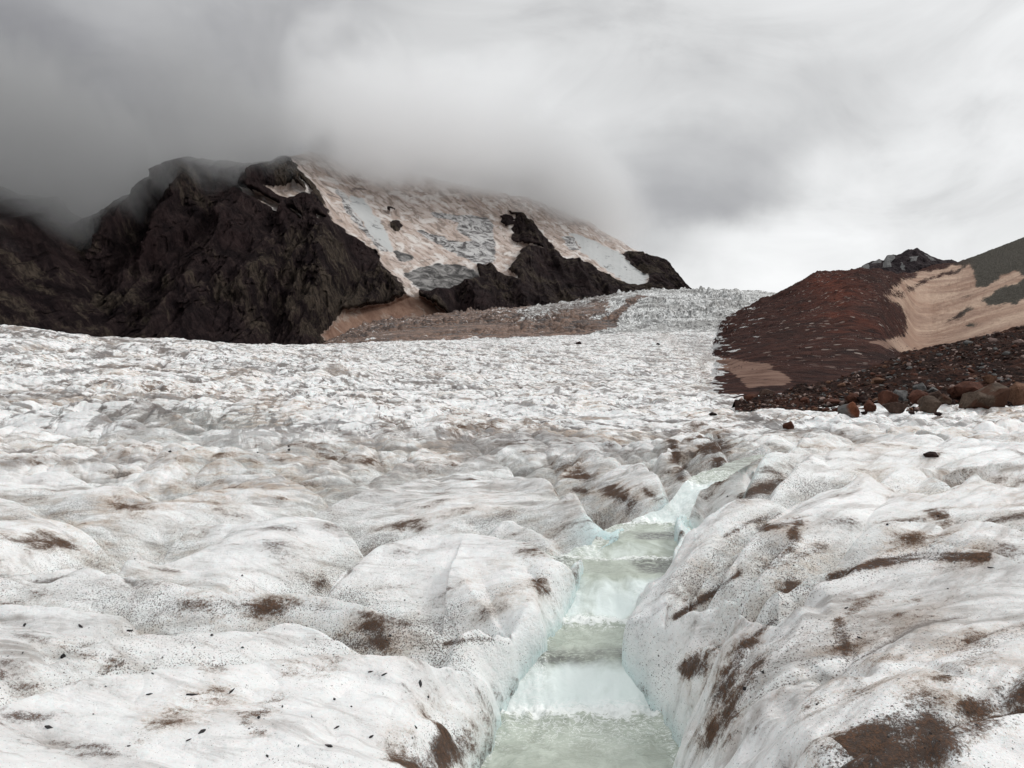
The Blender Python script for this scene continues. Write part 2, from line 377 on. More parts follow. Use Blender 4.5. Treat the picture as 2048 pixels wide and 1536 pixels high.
def glacier_z(X, Y, want_attrs=False):
    px = pxof(X, Y)
    z = base_t(px, Y).copy()
    near = 1 - sstep(Y, 8.5, 15)            # hand-placed relief rules here
    groove = np.zeros_like(z)
    # billowed melt relief
    wx, wy = warped(X, Y)
    ca, sa = math.cos(.22), math.sin(.22)
    ax_ = (wx * ca + wy * sa); ay_ = (-wx * sa + wy * ca)
    mid = sstep(Y, 8.5, 13) * (1 - sstep(Y, 35, 90))
    amp1 = .10 * near + .50 * (1 - near) - .10 * mid
    n1 = np.abs(pn(ax_ / 3.4, ay_ / 1.9, 1)); n2 = np.abs(pn(ax_ / 1.5, ay_ / .80, 2)); n3 = np.abs(pn(ax_ / .62, ay_ / .36, 3))
    q1 = np.sqrt(n1 + .003); q2 = np.sqrt(n2 + .003); q3 = np.sqrt(n3 + .003)
    big = fbm(X * .09, Y * .13, 3, 5)
    mod = .55 + .9 * sstep(big, -.35, .4)
    rb = near * sstep(X - stream_at(np.clip(Y, 2.2, 34))[1], -.1, .35)
    ra = X * .80 + Y * .60; rc_ = -X * .60 + Y * .80
    r1 = np.abs(pn(ra / 2.6, rc_ / .62 + .3 * pn(ra / 1.1, rc_ / 1.1, 21), 22)); r2 = np.abs(pn(ra / 1.1, rc_ / .22, 23))
    z += rb * (.16 * (np.sqrt(r1 + .01) - .42) + .028 * (np.sqrt(r2 + .01) - .4) + .05 * fbm(X * .8, Y * .8, 2, 24))
    nr_ = 1 - .80 * rb
    amp1 = amp1 * nr_
    z += amp1 * mod * (1 - .3 * sstep(Y, 25, 70)) * (q1 - .45) * 1.15
    pat = np.where(near < 1, .30 + 1.05 * sstep(fbm(X * .16, Y * .10, 3, 29), -.25, .35), 1.0); pat = pat * (1 - near) + near; pat = pat * (1 - .22 * sstep(Y, 25, 70))
    z += pat * (.24 * (1 - near) + .055 * near + .06 * mid) * nr_ * (q2 - .4) * 1.2
    z += pat * (.09 * (1 - near) + .020 * near + .07 * mid) * nr_ * (q3 - .4) * 1.2
    fa = -X * .27 + Y * .96; fb = X * .96 + Y * .27
    ns = np.abs(pn(fb / .95 + .4 * pn(fa / 5, fb / 3, 26), fa / 5.0, 27)); ns2 = np.abs(pn(fb / 3.2, fa / 16, 28))
    z += (1 - near) * (.20 * (np.sqrt(ns + .004) - .42) + sstep(Y, 15, 60) * .45 * (np.sqrt(ns2 + .004) - .42))
    n3b = np.abs(pn(ax_ / .27, ay_ / .15, 4)); z += (.012 * near + .05 * mid) * (np.sqrt(n3b + .004) - .4) * (1 - .6 * rb)
    z += (.012 + .016 * mid) * fbm(X * 4.2, Y * 4.8, 4, 8, .55)
    low = 1 - sstep(.34 * q1 + .24 * q2 + .16 * q3 + .26 * (near * .45 + (1 - near) * np.sqrt(np.abs(pn((X * .96 + Y * .27) / .95 + .4 * pn((-X * .27 + Y * .96) / 5, (X * .96 + Y * .27) / 3, 26), (-X * .27 + Y * .96) / 5.0, 27)) + .004)) + .30 * big + .12 * fbm(X * 1.2, Y * 2.2, 3, 9), .20, .47)
    pep_shade = np.zeros_like(z); rel = np.zeros_like(z)
    far = sstep(Y, 18, 60)
    z -= (1 - sstep(px, 560, 760)) * Y * .03 * sstep(Y, 330, 420)
    if (far > 0).any():
        a4 = np.abs(pn(ax_ / 9, ay_ / 6, 11)); a5 = np.abs(pn(ax_ / 22, ay_ / 9, 12))
        z += far * (.75 * (np.sqrt(a4 + .004) - .45) + .8 * (np.sqrt(a5 + .004) - .45))
        ff = sstep(Y, 150, 450)
        # sharp transverse crevasses and blocky towers up in the icefall
        b1 = pn(X / 26 + .4 * pn(X / 60, Y / 60, 50), Y / 30, 13); b2 = np.abs(pn(X / 11, Y / 13, 14)); b3 = np.abs(pn(X / 5, Y / 6, 15))
        rough = ff * (.15 + 1.15 * sstep(fbm(X / 110, Y / 160, 3, 16), -.3, .35)) * (1 - .6 * sstep(px, 1420, 1560))
        z += 1.7 * rough * (5.0 * np.abs(b1) * 1.4 - 2 + 6.5 * np.sqrt(b2) * 1.0 - 3 + 3.0 * np.sqrt(b3) - 1.2) * sstep(Y, 200, 700)
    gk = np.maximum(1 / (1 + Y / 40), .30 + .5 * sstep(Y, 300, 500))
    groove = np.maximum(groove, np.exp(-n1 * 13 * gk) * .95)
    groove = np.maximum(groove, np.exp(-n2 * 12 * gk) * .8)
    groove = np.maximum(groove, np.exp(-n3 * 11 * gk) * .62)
    low = np.where(Y > 25, low * .8, low) * (1 - .5 * rb); groove = groove * (1 - .8 * rb)
    low = np.maximum(low, rb * .42 * np.exp(-r1 * 16)); low = np.maximum(low, rb * .30 * np.exp(-r2 * 9))
    # crests and creases
    m = Y < 60
    if m.any():
        xs = X[m]; ys = Y[m]; zz = z[m]; gg = groove[m] * (1 - .75 * near[m]); pp = pep_shade[m]; rl = np.zeros_like(zz); lo_ = low[m] * (1 - .5 * near[m])
        for P, A, wn, wf in crest_lines():
            R = max(wn, 3 * wf) + 1.2
            k = (xs > P[:, 0].min() - R) & (xs < P[:, 0].max() + R) & (ys > P[:, 1].min() - R) & (ys < P[:, 1].max() + R)
            if not k.any(): continue
            wob = .05 * fbm(xs[k] * 1.1, ys[k] * 1.1, 2, 41) * min(1, wn / .4)
            d, sd_, t = seg_dist(xs[k] + wob, ys[k] + wob * .7, P)
            e = d / wn
            prof = np.where(sd_ > 0, -sstep(d, 0, wf * 1.25) * np.clip(1 - e, 0, 1) ** 1.6, 0) + .10 * np.exp(-(d / (wf * 1.3)) ** 2)
            tp = sstep(np.minimum(t, 1 - t), -.01, .13)
            dz = 2.0 * A * prof * tp * (1 + .22 * fbm(xs[k] * 1.7, ys[k] * 1.7, 2, 43)); zz[k] += dz; rl[k] += dz
            ym = P[:, 1].mean(); hd = 2 * A / (1.5 / ym + 3.2 * A / wn) * .9
            gr_ = np.where(sd_ > 0, np.exp(-np.clip(d - hd, 0, 9) / (.04 + .030 * ym)) * sstep(d, 0, wf), 0) * tp  # darkens ice behind crests: grime with the fold's shade painted in
            lo_[k] = np.maximum(lo_[k], .46 * gr_)
            pp[k] = np.maximum(pp[k], .8 * gr_)
        for P, A, wd in crease_lines():
            R = 6 * wd
            k = (xs > P[:, 0].min() - R) & (xs < P[:, 0].max() + R) & (ys > P[:, 1].min() - R) & (ys < P[:, 1].max() + R)
            if not k.any(): continue
            wob = .03 * fbm(xs[k] * 5, ys[k] * 5, 2, 45)
            d, sd_, t = seg_dist(xs[k] + wob, ys[k] + wob, P)
            tp = np.clip(np.minimum(t, 1 - t) * 6, 0, 1)
            zz[k] -= A * np.exp(-d / wd) * tp
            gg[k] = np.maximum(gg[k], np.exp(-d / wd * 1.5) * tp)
        z[m] = zz; rel[m] = rl; groove[m] = gg; pep_shade[m] = pp; low[m] = lo_
    # the stream cuts its channel
    wet = np.zeros_like(z); clean = np.zeros_like(z)
    m = (Y < 34) & (Y > .5)
    if m.any():
        xs = X[m]; ys = Y[m]; l, r, zw = stream_at(ys)
        wob = .10 * fbm(xs * 1.8, ys * 1.8, 4, 47) - .35 * np.clip(rel[m], -.1, .3)
        e = np.maximum(l - xs, xs - r) + wob
        right = (xs - r) > (l - xs)
        lift = bank_lift(e, ys, right, fbm(xs * 1.3, ys * 1.3, 1, 48)) * (1 + .35 * fbm(xs * 1.9, ys * 1.9, 3, 49)) + sstep(e, 0, .12) * (rel[m] * 1.0 + .5 * (q1[m] - .45) * .3)
        fade = sstep(ys, 8.6, 15); fw_ = 1 - sstep(ys, 8.5, 9.6)
        lim = np.where(e > 0, zw + lift, zw - .10 - .3 * np.clip(-e, 0, .3)) + fade * np.clip(e, 0, None) * .8 + sstep(ys, 10, 15) * 1.5
        a = z[m]; k = .09
        h = np.clip(.5 + .5 * (lim - a) / k, 0, 1)
        z[m] = lim * (1 - h) + a * h - k * h * (1 - h)
        clean[m] = np.exp(-np.clip(e, 0, None) / .28) * (1 - fade) * .95
        wet[m] = np.exp(-np.clip(z[m] - zw, 0, None) / (.16 + .3 * sstep(ys, 7.0, 8))) * (1 - sstep(e, .1, .75)) * (1 - fade) * fw_
    groove = groove * (1 - clean); low = low * (1 - clean); pep_shade = pep_shade * (1 - clean)
    if want_attrs: return z, groove, wet, low, pep_shade
    return z


def hit(px, py, fn=None, y0=1.5, y1=400):
    fn = fn or glacier_z
    ys = np.exp(np.linspace(np.log(y0), np.log(y1), 1600)); xs = (px - 1024) / F * ys
    z = fn(xs, ys); ray = (HY - py) / F * ys
    ok = ray < z
    k = int(np.argmax(ok)) if ok.any() else len(ys) - 1
    return float(xs[k]), float(ys[k]), float(z[k])


# ------------------------------------------------------------------ materials
def new_mat(name):
    m = bpy.data.materials.new(name); m.use_nodes = True; t = NT(m.node_tree)
    b = m.node_tree.nodes['Principled BSDF']
    return m, t, b


def ice_material(name):
    m, t, b = new_mat(name)
    P = t.n('NewGeometry', out=0)
    Pa = t.mapping(P, (.6, 1.25, 1), (0, 0, -.2))
    Ps = t.mapping(P, (.30, 1.6, 1), (0, 0, -.12))
    dirt, groove, wet, tan, low, pep_shade = (t.attr(k) for k in ('dirt', 'groove', 'wet', 'tan', 'low', 'pep_shade'))
    n_big = t.noise(Pa, 0.55, 4, .55); n_mid = t.noise(Pa, 3.2, 6, .62); n_fine = t.noise(P, 38, 5, .72)
    n_gr = t.noise(P, 150, 3, .7); n_str = t.noise(Ps, 4.5, 6, .68, .6)
    brk = t.add(t.mul(n_fine, .50), t.add(t.mul(n_mid, .35), t.mul(n_gr, .40)))      # about .62
    bk = t.sub(brk, .625)
    col = t.mix(t.step(n_mid, .36, .66), (.87, .862, .85), (.73, .73, .725))
    col = t.mix(t.mul(t.step(n_big, .50, .70), .55), col, (.56, .555, .545))
    # grey wet ice with streaks in the hollows, their shade painted in too
    lw = t.step(t.add(low, t.mul(t.sub(n_str, .5), 1.5)), .30, .80)
    col = t.mix(t.mul(lw, .88), col, t.mix(t.step(n_str, .40, .60), (.47, .455, .44), (.27, .245, .225)))
    far = t.attr('far')
    Pr = t.mapping(P, (1, 1, 1), (0, 0, -.27)); n_d = t.noise(t.mapping(Pr, (1.25, .15, 1)), 1.3, 6, .70, .7); n_d2 = t.noise(t.mapping(Pr, (.75, .10, 1)), .45, 6, .68, .9); n_d3 = t.noise(t.mapping(P, (.12, 1.0, 1), (0, 0, -.1)), .9, 6, .70, .7)
    dash = t.mul(far, t.m('MAXIMUM', t.step(t.add(n_d, t.mul(low, .14)), .56, .63), t.m('MAXIMUM', t.mul(t.step(n_d2, .55, .62), .9), t.mul(t.step(n_d3, .57, .63), .9))))
    col = t.mix(t.mul(dash, .88), col, (.10, .085, .078))
    Pq = t.mapping(t.mapping(P, (1, 1, 1), (0, 0, -.6435)), (.7, 4.2, 2.0)); n_q = t.noise(Pq, 1.6, 6, .66, .5)
    rbk = t.attr('rbk')
    col = t.mix(t.mul(rbk, t.mul(t.step(n_q, .47, .66), .75)), col, (.40, .37, .35))
    col = t.mix(t.mul(rbk, t.mul(t.step(n_q, .645, .69), .75)), col, (.12, .08, .06))
    Pl = t.mapping(t.mapping(P, (1, 1, 1), (0, 0, .34)), (.8, 4.5, 2.0)); n_l = t.noise(Pl, 1.7, 6, .68, .5); lbk = t.attr('lbk')
    col = t.mix(t.mul(lbk, t.mul(t.step(n_l, .50, .66), .60)), col, (.43, .40, .38))
    col = t.mix(t.mul(lbk, t.mul(t.step(n_l, .655, .70), .7)), col, (.11, .08, .065))
    # pale tan film of silt
    film = t.m('MULTIPLY_ADD', t.add(t.add(tan, t.mul(pep_shade, .45)), t.mul(dirt, .9)), 1.1, t.mul(t.step(n_big, .42, .26), .35), clamp=True)
    film = t.mul(film, t.step(t.add(n_mid, t.mul(bk, 1.2)), .36, .72))
    col = t.mix(t.mul(film, .85), col, (.56, .42, .31))
    col = t.mix(t.m('MULTIPLY', wet, .95, clamp=True), col, t.mix(wet, (.76, .83, .82), (.57, .755, .75)))
    # silt that darkens towards its own patches and breaks into grains
    dd = t.step(t.add(dirt, t.add(t.mul(bk, 2.6), t.mul(t.sub(n_mid, .5), 2.4))), .26, .82)
    dcol = t.mix(t.step(t.add(n_fine, t.mul(t.sub(n_gr, .5), .8)), .35, .70), (.016, .0075, .004), (.115, .058, .034))
    col = t.mix(t.mul(dd, .94), col, dcol)
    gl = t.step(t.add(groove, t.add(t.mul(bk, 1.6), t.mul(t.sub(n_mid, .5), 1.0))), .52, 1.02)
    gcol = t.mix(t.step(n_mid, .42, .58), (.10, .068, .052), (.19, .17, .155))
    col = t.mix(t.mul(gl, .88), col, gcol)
    # blue-green hollow shade put into the colour, then pepper of fine grains
    col = t.mix(t.mul(t.mul(pep_shade, .30), t.sub(1.0, dd)), col, (.64, .71, .69))
    pd = t.add(t.mul(pep_shade, .55), t.add(t.mul(t.step(t.noise(Pa, 1.4, 4, .6), .46, .70), .36), t.add(t.mul(dirt, .5), t.mul(low, .12))))
    pn_ = t.noise(P, 105, 2, .6)
    pk = t.step(t.add(pn_, t.mul(pd, .26)), .685, .715)
    col = t.mix(t.mul(pk, .88), col, t.mix(n_mid, (.045, .03, .024), (.13, .10, .085)))
    vor = t.n('TexVoronoi', out=0, _Vector=P, _Scale=48, _Randomness=1.0)
    rnd = t.n('SeparateXYZ', out=None, i0=t.n('TexVoronoi', out=1, _Vector=P, _Scale=48, _Randomness=1.0))
    sp_ = t.mul(t.m('LESS_THAN', vor, t.mul(rnd.outputs[0], .32)), t.m('LESS_THAN', rnd.outputs[1], t.mul(pd, .28)))
    col = t.mix(t.mul(sp_, .9), col, (.03, .026, .025))
    t.put(b.inputs['Base Color'], col)
    t.put(b.inputs['Roughness'], t.mixf(wet, t.mixf(dd, t.mixf(n_mid, .34, .58), .95), .22))
    grime_shade = t.m('MAXIMUM', dd, t.m('MAXIMUM', gl, t.mul(lw, .5)))  # silt, grooves and the hollows with painted shade
    t.put(b.inputs['Specular IOR Level'], t.mixf(grime_shade, .38, .06))
    t.put(b.inputs['Subsurface Weight'], t.mixf(grime_shade, .2, 0.0))
    b.inputs['Subsurface Radius'].default_value = (.03, .06, .065)
    b.inputs['Subsurface Scale'].default_value = 1.0
    h = t.add(t.mul(n_mid, .50), t.add(t.mul(n_fine, .11), t.add(t.mul(n_gr, .035), t.mul(dd, .03))))
    bp = t.n('Bump', _Height=h, _Strength=.8, _Distance=.13)
    t.put(b.inputs['Normal'], bp)
    return m


# ------------------------------------------------------------------ painted silt on the ice (real patches and the right mound's painted shade, fixed to the surface)
# (polyline in picture points, half width in picture px, strength) -> looked up where they lie on the ice
DIRT = [
    ([(320, 1215), (430, 1215), (560, 1222)], 15, .85), ([(300, 1240), (330, 1215), (400, 1203)], 6, .9), ([(560, 1215), (640, 1215)], 10, .6),
    ([(740, 1262), (760, 1285)], 16, .75), ([(890, 1292), (940, 1282), (985, 1283)], 5, .95), ([(680, 1290), (640, 1300)], 16, .45),
    ([(370, 1410), (480, 1390)], 18, .45), ([(270, 1480), (330, 1440), (400, 1410)], 16, .42), ([(560, 1350), (660, 1345)], 16, .5),
    ([(800, 1530), (860, 1470), (905, 1470)], 22, .7), ([(850, 1530), (890, 1500)], 40, .8), ([(60, 1075), (110, 1080)], 15, .55),
    ([(230, 1015), (290, 1010)], 10, .5), ([(380, 1225), (420, 1235)], 8, .6), ([(470, 1165), (500, 1180)], 14, .45), ([(480, 1440), (520, 1420)], 12, .4),
    ([(400, 1340), (440, 1340)], 9, .45), ([(635, 1175), (640, 1165)], 8, .7), ([(800, 1060), (830, 1050)], 12, .4),
    ([(740, 1080), (790, 1060)], 12, .35), ([(1070, 1160), (1100, 1190), (1115, 1205)], 8, .7), ([(1060, 1120), (1090, 1150)], 20, .42),
    ([(1155, 945), (1180, 955)], 16, .75), ([(1215, 975), (1250, 1000), (1270, 1020)], 11, .8), ([(1300, 1040), (1310, 1045)], 7, .7),
    ([(1180, 985), (1240, 1020), (1262, 1060)], 3.5, .9), ([(1150, 980), (1170, 982)], 6, .8), ([(1115, 940), (1135, 930)], 8, .5), ([(1290, 980), (1310, 995)], 5, .6),
    ([(1340, 885), (1350, 905), (1352, 920)], 8, .9), ([(1360, 955), (1370, 935)], 7, .8), ([(1412, 905), (1430, 885), (1440, 935)], 14, .95), ([(1380, 880), (1440, 872)], 6, .7),
    ([(1155, 1105), (1165, 1125)], 6, .55),
    ([(1378, 1345), (1395, 1330), (1400, 1345)], 14, 1.0), ([(1400, 1320), (1440, 1300)], 8, .6), ([(1355, 1235), (1400, 1205), (1480, 1148)], 4.5, .85),
    ([(1500, 1290), (1470, 1340), (1440, 1400)], 17, .85), ([(1480, 1300), (1550, 1245)], 5, .85), ([(1430, 1420), (1400, 1480)], 12, .5),
    ([(1590, 1180), (1580, 1170)], 15, .7), ([(1480, 1000), (1560, 965)], 9, .6), ([(1600, 1050), (1590, 1075)], 9, .75), ([(1520, 1140), (1650, 1095)], 8, .5),
    ([(1430, 1110), (1480, 1080)], 8, .45), ([(1660, 1160), (1760, 1130), (1850, 1118), (1980, 1118)], 5, .9), ([(1790, 1080), (1900, 1080)], 14, .4), ([(1870, 1025), (1895, 1030)], 12, .7), ([(1760, 1050), (1850, 1040)], 5, .5),
    ([(1680, 1245), (1690, 1290), (1690, 1320)], 10, .7), ([(1700, 1320), (1720, 1380)], 20, .55), ([(1620, 1420), (1640, 1400)], 14, .5), ([(1800, 1340), (1700, 1330)], 18, .42),
    ([(1690, 1530), (1760, 1480), (1850, 1445), (1900, 1490)], 38, .95), ([(1740, 1530), (1860, 1505)], 36, .95), ([(1950, 1425), (2070, 1380)], 26, .85), ([(1900, 1480), (2060, 1430)], 18, .8),
    ([(1950, 1280), (2000, 1300)], 14, .45), ([(1450, 1500), (1470, 1470)], 7, .6), ([(1780, 1190), (1830, 1185)], 12, .4), ([(1880, 910), (1830, 905)], 6, .6),
    ([(640, 905), (760, 925)], 7, .5), ([(500, 915), (560, 920)], 6, .6), ([(900, 850), (980, 845)], 6, .55), ([(850, 940), (900, 935)], 7, .5), ([(150, 905), (240, 895)], 7, .45), ([(0, 920), (60, 925)], 7, .6), ([(1370, 862), (1395, 870)], 7, .5),
    ([(760, 850), (820, 858)], 5, .5), ([(1050, 905), (1070, 912)], 6, .4), ([(540, 1000), (560, 1002)], 8, .6), ([(260, 912), (330, 905)], 6, .45),
]
DIRT = [(a, r * 1.3, v * (.86 if r < 30 else 1.0) * (.86 if a[0][0] < 1100 and r < 30 else 1.0)) for a, r, v in DIRT]
DIRT = [d for d in DIRT if not (d[1] <= 5.5 and d[0][0][1] > 900)]
DIRT += [([(1355, 1238), (1400, 1207), (1480, 1150)], 6, .8), ([(1480, 1298), (1555, 1243)], 6, .75), ([(1660, 1156), (1760, 1124), (1860, 1108), (1980, 1112)], 6, .75), ([(1345, 1105), (1365, 1065)], 6, .5), ([(1450, 1075), (1500, 1045), (1560, 1030)], 6, .6), ([(1520, 1060), (1600, 1040), (1590, 1090), (1560, 1120)], 10, .6),
    ([(1840, 1200), (1760, 1190), (1700, 1230)], 10, .4), ([(1900, 1350), (1980, 1300)], 26, .45), ([(1560, 1390), (1640, 1330), (1700, 1300)], 12, .4), ([(1420, 1500), (1480, 1400), (1520, 1330)], 20, .6),
    ([(1130, 1180), (1070, 1140), (1050, 1120)], 12, .5), ([(640, 1300), (760, 1290)], 10, .45), ([(120, 1300), (240, 1330), (200, 1350)], 10, .45), ([(520, 1470), (480, 1450), (560, 1400)], 14, .5), ([(0, 1080), (140, 1090)], 14, .4)]
DIRT += [([(1425, 650), (1415, 700), (1400, 745), (1440, 785)], 12, .5), ([(1290, 640), (1350, 690), (1390, 760)], 10, .32)]
GREY = [([(600, 900), (850, 870), (1150, 870)], 28, .55), ([(0, 925), (250, 918), (650, 925)], 13, .65), ([(250, 1000), (450, 985)], 12, .4), ([(1020, 880), (1100, 905)], 18, .45), ([(1450, 760), (1400, 690)], 25, .5),
        ([(1480, 830), (1560, 850)], 12, .6), ([(1880, 945), (2048, 935)], 12, .7), ([(0, 1250), (300, 1250), (420, 1240)], 18, .6), ([(0, 1300), (110, 1315), (180, 1300)], 26, .6), ([(1480, 1450), (1700, 1230), (2000, 1200)], 190, .52),  # widest stroke greys the right mound: grain plus painted shade of its tilt
        ([(1400, 1250), (1540, 1080)], 60, .45), ([(0, 1340), (60, 1360)], 24, .55), ([(680, 1340), (760, 1380)], 30, .30), ([(420, 1500), (560, 1440)], 40, .30), ([(60, 830), (300, 850)], 8, .4), ([(400, 840), (700, 870)], 14, .5), ([(1580, 870), (1700, 860)], 10, .6)]
TAN = [([(0, 1060), (200, 1050)], 40, .5), ([(1100, 1150), (1000, 1190)], 60, .55), ([(700, 1280), (800, 1290)], 40, .5), ([(300, 1440), (500, 1380)], 40, .6), ([(1750, 950), (2048, 1000)], 60, .45),
       ([(1780, 1090), (1950, 1090)], 40, .7), ([(1150, 950), (1300, 1020)], 40, .6), ([(1700, 1350), (1950, 1330)], 90, .6), ([(1500, 1300), (1440, 1420)], 40, .7), ([(1750, 1500), (2000, 1430)], 90, .8),
       ([(200, 1010), (650, 970)], 30, .7), ([(560, 930), (900, 900)], 30, .5), ([(950, 1160), (1100, 1120)], 30, .45), ([(0, 890), (300, 900)], 25, .5), ([(340, 780), (560, 800)], 15, .5),
       ([(900, 845), (1000, 850)], 15, .6), ([(1580, 1180), (1640, 1120)], 30, .5), ([(1400, 1130), (1480, 1060)], 25, .45), ([(850, 1480), (900, 1500)], 70, .6), ([(1850, 900), (1600, 890)], 16, .5), ([(1950, 1290), (2048, 1300)], 60, .5),
       ([(1800, 1240), (1900, 1260)], 50, .35), ([(820, 1030), (1000, 1010)], 30, .35), ([(60, 780), (250, 790)], 10, .3)]


def paint(PX, PY, Y, strokes):
    out = np.zeros(PX.shape)
    jx = 14 * fbm(PX / 40, PY / 25, 3, 61); jy = 8 * fbm(PX / 40, PY / 25, 3, 67)
    for pts, r, v in strokes:
        P = np.array(pts, float)
        k = (PX > P[:, 0].min() - 3 * r - 15) & (PX < P[:, 0].max() + 3 * r + 15) & (PY > P[:, 1].min() - 3 * r - 10) & (PY < P[:, 1].max() + 3 * r + 10)
        if not k.any(): continue
        yh = hit(*P[len(P) // 2])[1]
        idx = np.nonzero(k); yy = Y[idx]; sel = (yy > yh * .6) & (yy < yh * 1.5)
        idx = tuple(a[sel] for a in idx)
        if not len(idx[0]): continue
        f_ = min(1.0, r / 14) ** 1.4
        d, _, _ = seg_dist(PX[idx] + jx[idx] * f_, (PY[idx] + jy[idx] * f_), P)
        out[idx] = np.maximum(out[idx], v * np.exp(-(d / r) ** 2 * .8))
    return out


# ------------------------------------------------------------------ glacier mesh
NU, NV = 1500, 1900
u = np.tan(np.linspace(math.atan(-.95), math.atan(.95), NU))
s0, s1 = 1.2 ** -.38, 420 ** -.38
yy = np.linspace(s0, s1, NV) ** (-1 / .38)
U, Y = np.meshgrid(u, yy); X = U * Y
Z, groove, wet, low, pep_shade = glacier_z(X, Y, True)
PX, PY = pxof(X, Y), pyof(Z, Y)
dirt = paint(PX, PY, Y, DIRT); tan = paint(PX, PY, Y, TAN); low = np.maximum(low, paint(PX, PY, Y, GREY))
midr = sstep(Y, 9, 14) * (1 - sstep(Y, 120, 300))
fld = fbm(X * .12, Y * .06, 3, 71)
dirt = np.maximum(dirt, midr * .40 * sstep(fld + .5 * fbm(X * .6, Y * .6, 2, 72), .22, .7))
tan = np.maximum(tan, (.25 + .75 * midr) * .7 * sstep(fbm(X * .25, Y * .15, 3, 73), -.05, .4))
tan = np.maximum(tan, np.clip(1.3 * blur(blur(dirt, 22, 0), 16, 1), 0, 1))
glacier = grid_mesh('glacier', X, Y, Z, ice_material('glacier_ice'), {'dirt': dirt, 'groove': groove, 'wet': wet, 'tan': tan, 'low': low, 'pep_shade': pep_shade, 'lbk': sstep(stream_at(np.clip(Y, 2.2, 34))[0] - X, .15, .5) * (1 - sstep(Y, 8, 14)), 'rbk': sstep(X - stream_at(np.clip(Y, 2.2, 34))[1], .05, .35) * (1 - sstep(Y, 8, 14)), 'far': sstep(Y, 8, 22)})
tag(glacier, kind='structure')

# ------------------------------------------------------------------ water
def water_material():
    m, t, b = new_mat('meltwater')
    P = t.n('NewGeometry', out=0)
    fall, foam = t.attr('fall'), t.attr('foam')
    n1 = t.noise(P, 5, 4, .6, .8); n2 = t.noise(t.mapping(P, (1, 2.2, 1)), 16, 6, .65, 1.0); n3 = t.noise(P, 60, 3, .6)
    col = t.mix(t.step(n1, .35, .65), (.34, .37, .31), (.46, .50, .43))
    col = t.mix(t.mul(t.attr('dark_refl'), t.step(n2, .70, .42)), col, (.12, .122, .108))
    col = t.mix(t.step(t.add(fall, t.mul(t.sub(n1, .5), .8)), .1, .9), col, t.mix(n1, (.68, .765, .735), (.80, .85, .835)))
    fm = t.step(t.add(foam, t.mul(t.sub(n2, .5), 1.8)), .40, .70)
    n4 = t.noise(t.mapping(P, (1, 1.8, 1)), 7, 6, .62, 1.8); lace = t.step(t.m('ABSOLUTE', t.sub(n4, .5)), .030, .0)
    fm = t.m('MAXIMUM', fm, t.mul(lace, t.step(foam, .06, .35)))
    fm = t.mul(fm, t.step(t.add(foam, t.mul(fall, -.15)), -.05, .2))
    col = t.mix(t.mul(fm, .9), col, (.84, .86, .84))
    t.put(b.inputs['Base Color'], col)
    t.put(b.inputs['Roughness'], t.mixf(fm, t.mixf(fall, .10, .22), .5))
    b.inputs['Specular IOR Level'].default_value = .5
    h = t.add(t.mul(n1, .8), t.add(t.mul(n2, .22), t.mul(n3, .02)))
    t.put(b.inputs['Normal'], t.n('Bump', _Height=h, _Strength=t.mixf(fall, .5, .2), _Distance=.04))
    return m


ys = np.concatenate([np.linspace(2.2, 9.4, 900), np.linspace(9.45, 12, 60)])
l, r, zw = stream_at(ys)
zw = blur(zw[None], 13, 1)[0]
l -= .26 - .20 * sstep(ys, 7.3, 7.9); r += .22 - .18 * sstep(ys, 7.3, 7.9)
tt = np.linspace(0, 1, 150)
X = l[:, None] * (1 - tt) + r[:, None] * tt; Y = np.repeat(ys[:, None], 150, 1)
Y_ = Y; Y = Y + .55 * fbm(Y * .9, Y * 0 + 4, 2, 81) * (2 * tt[None, :] - 1) * sstep(Y, 2.6, 3.6) - .14 * (2 * tt[None, :] - 1) ** 2 * sstep(Y, 2.6, 3.6) + (.46 * fbm(X * 1.7, Y * .5, 2, 83) + .07 * fbm(X * 5, Y * 1.5, 2, 84)) * sstep(Y, 2.6, 3.6)
Y = Y_ + (Y - Y_) * (1 - .92 * sstep(Y_, 6.9, 7.7)); zz = np.interp(Y, ys, zw)
slope = np.interp(Y, ys, np.abs(np.gradient(zw, ys)))
fall = blur(blur(sstep(slope, .15, .8), 12, 0), 3, 1)
dark_refl = np.zeros_like(X)
for y0_, y1_ in [(5.44, 5.62), (6.66, 6.98), (7.34, 7.55)]: dark_refl = np.maximum(dark_refl, sstep(fbm(X * 2.2, Y * 1.1, 2, 82), -.35, .15) * sstep(Y, y0_ - .03, y0_ + .03) * (1 - sstep(Y, y1_ - .04, y1_ + .08)))  # dark bands by the lips: darker reflection painted into the water colour
foam = np.zeros_like(X); fall = fall * (1 - .35 * sstep(fbm(X * 4, Y * 3, 3, 88), -.1, .4))
for yb, wd, st in [(5.14, .10, .95), (6.14, .10, .9), (7.02, .05, .6), (7.92, .06, .7), (8.36, .05, .5)]:
    foam = np.maximum(foam, st * np.exp(-((Y - yb) / wd) ** 2) * (Y > yb - 3 * wd))
    foam = np.maximum(foam, .42 * st * np.where(Y < yb, np.exp(-(yb - Y) / (wd * (5 if yb < 6 else 2))), 0))
edge = np.clip(np.minimum(tt, 1 - tt)[None, :] * (r - l)[:, None] - .12, 0, 9)
foam = np.maximum(foam, .35 * np.exp(-np.clip(edge - .12, 0, 1) / .05) * (Y < 9))
Z = zz + (.004 + .035 * foam) * fbm(X * 9, Y * 9, 4, 85, .65) + .05 * fall * fbm(X * 3, Y * 1.2, 3, 89) + fall * .07 * ((2 * tt[None, :] - .9) ** 2 - .5) + .02 * foam * (1 - fall) + .02 * fbm(X * 2.5, Y * 3.5, 2, 86)
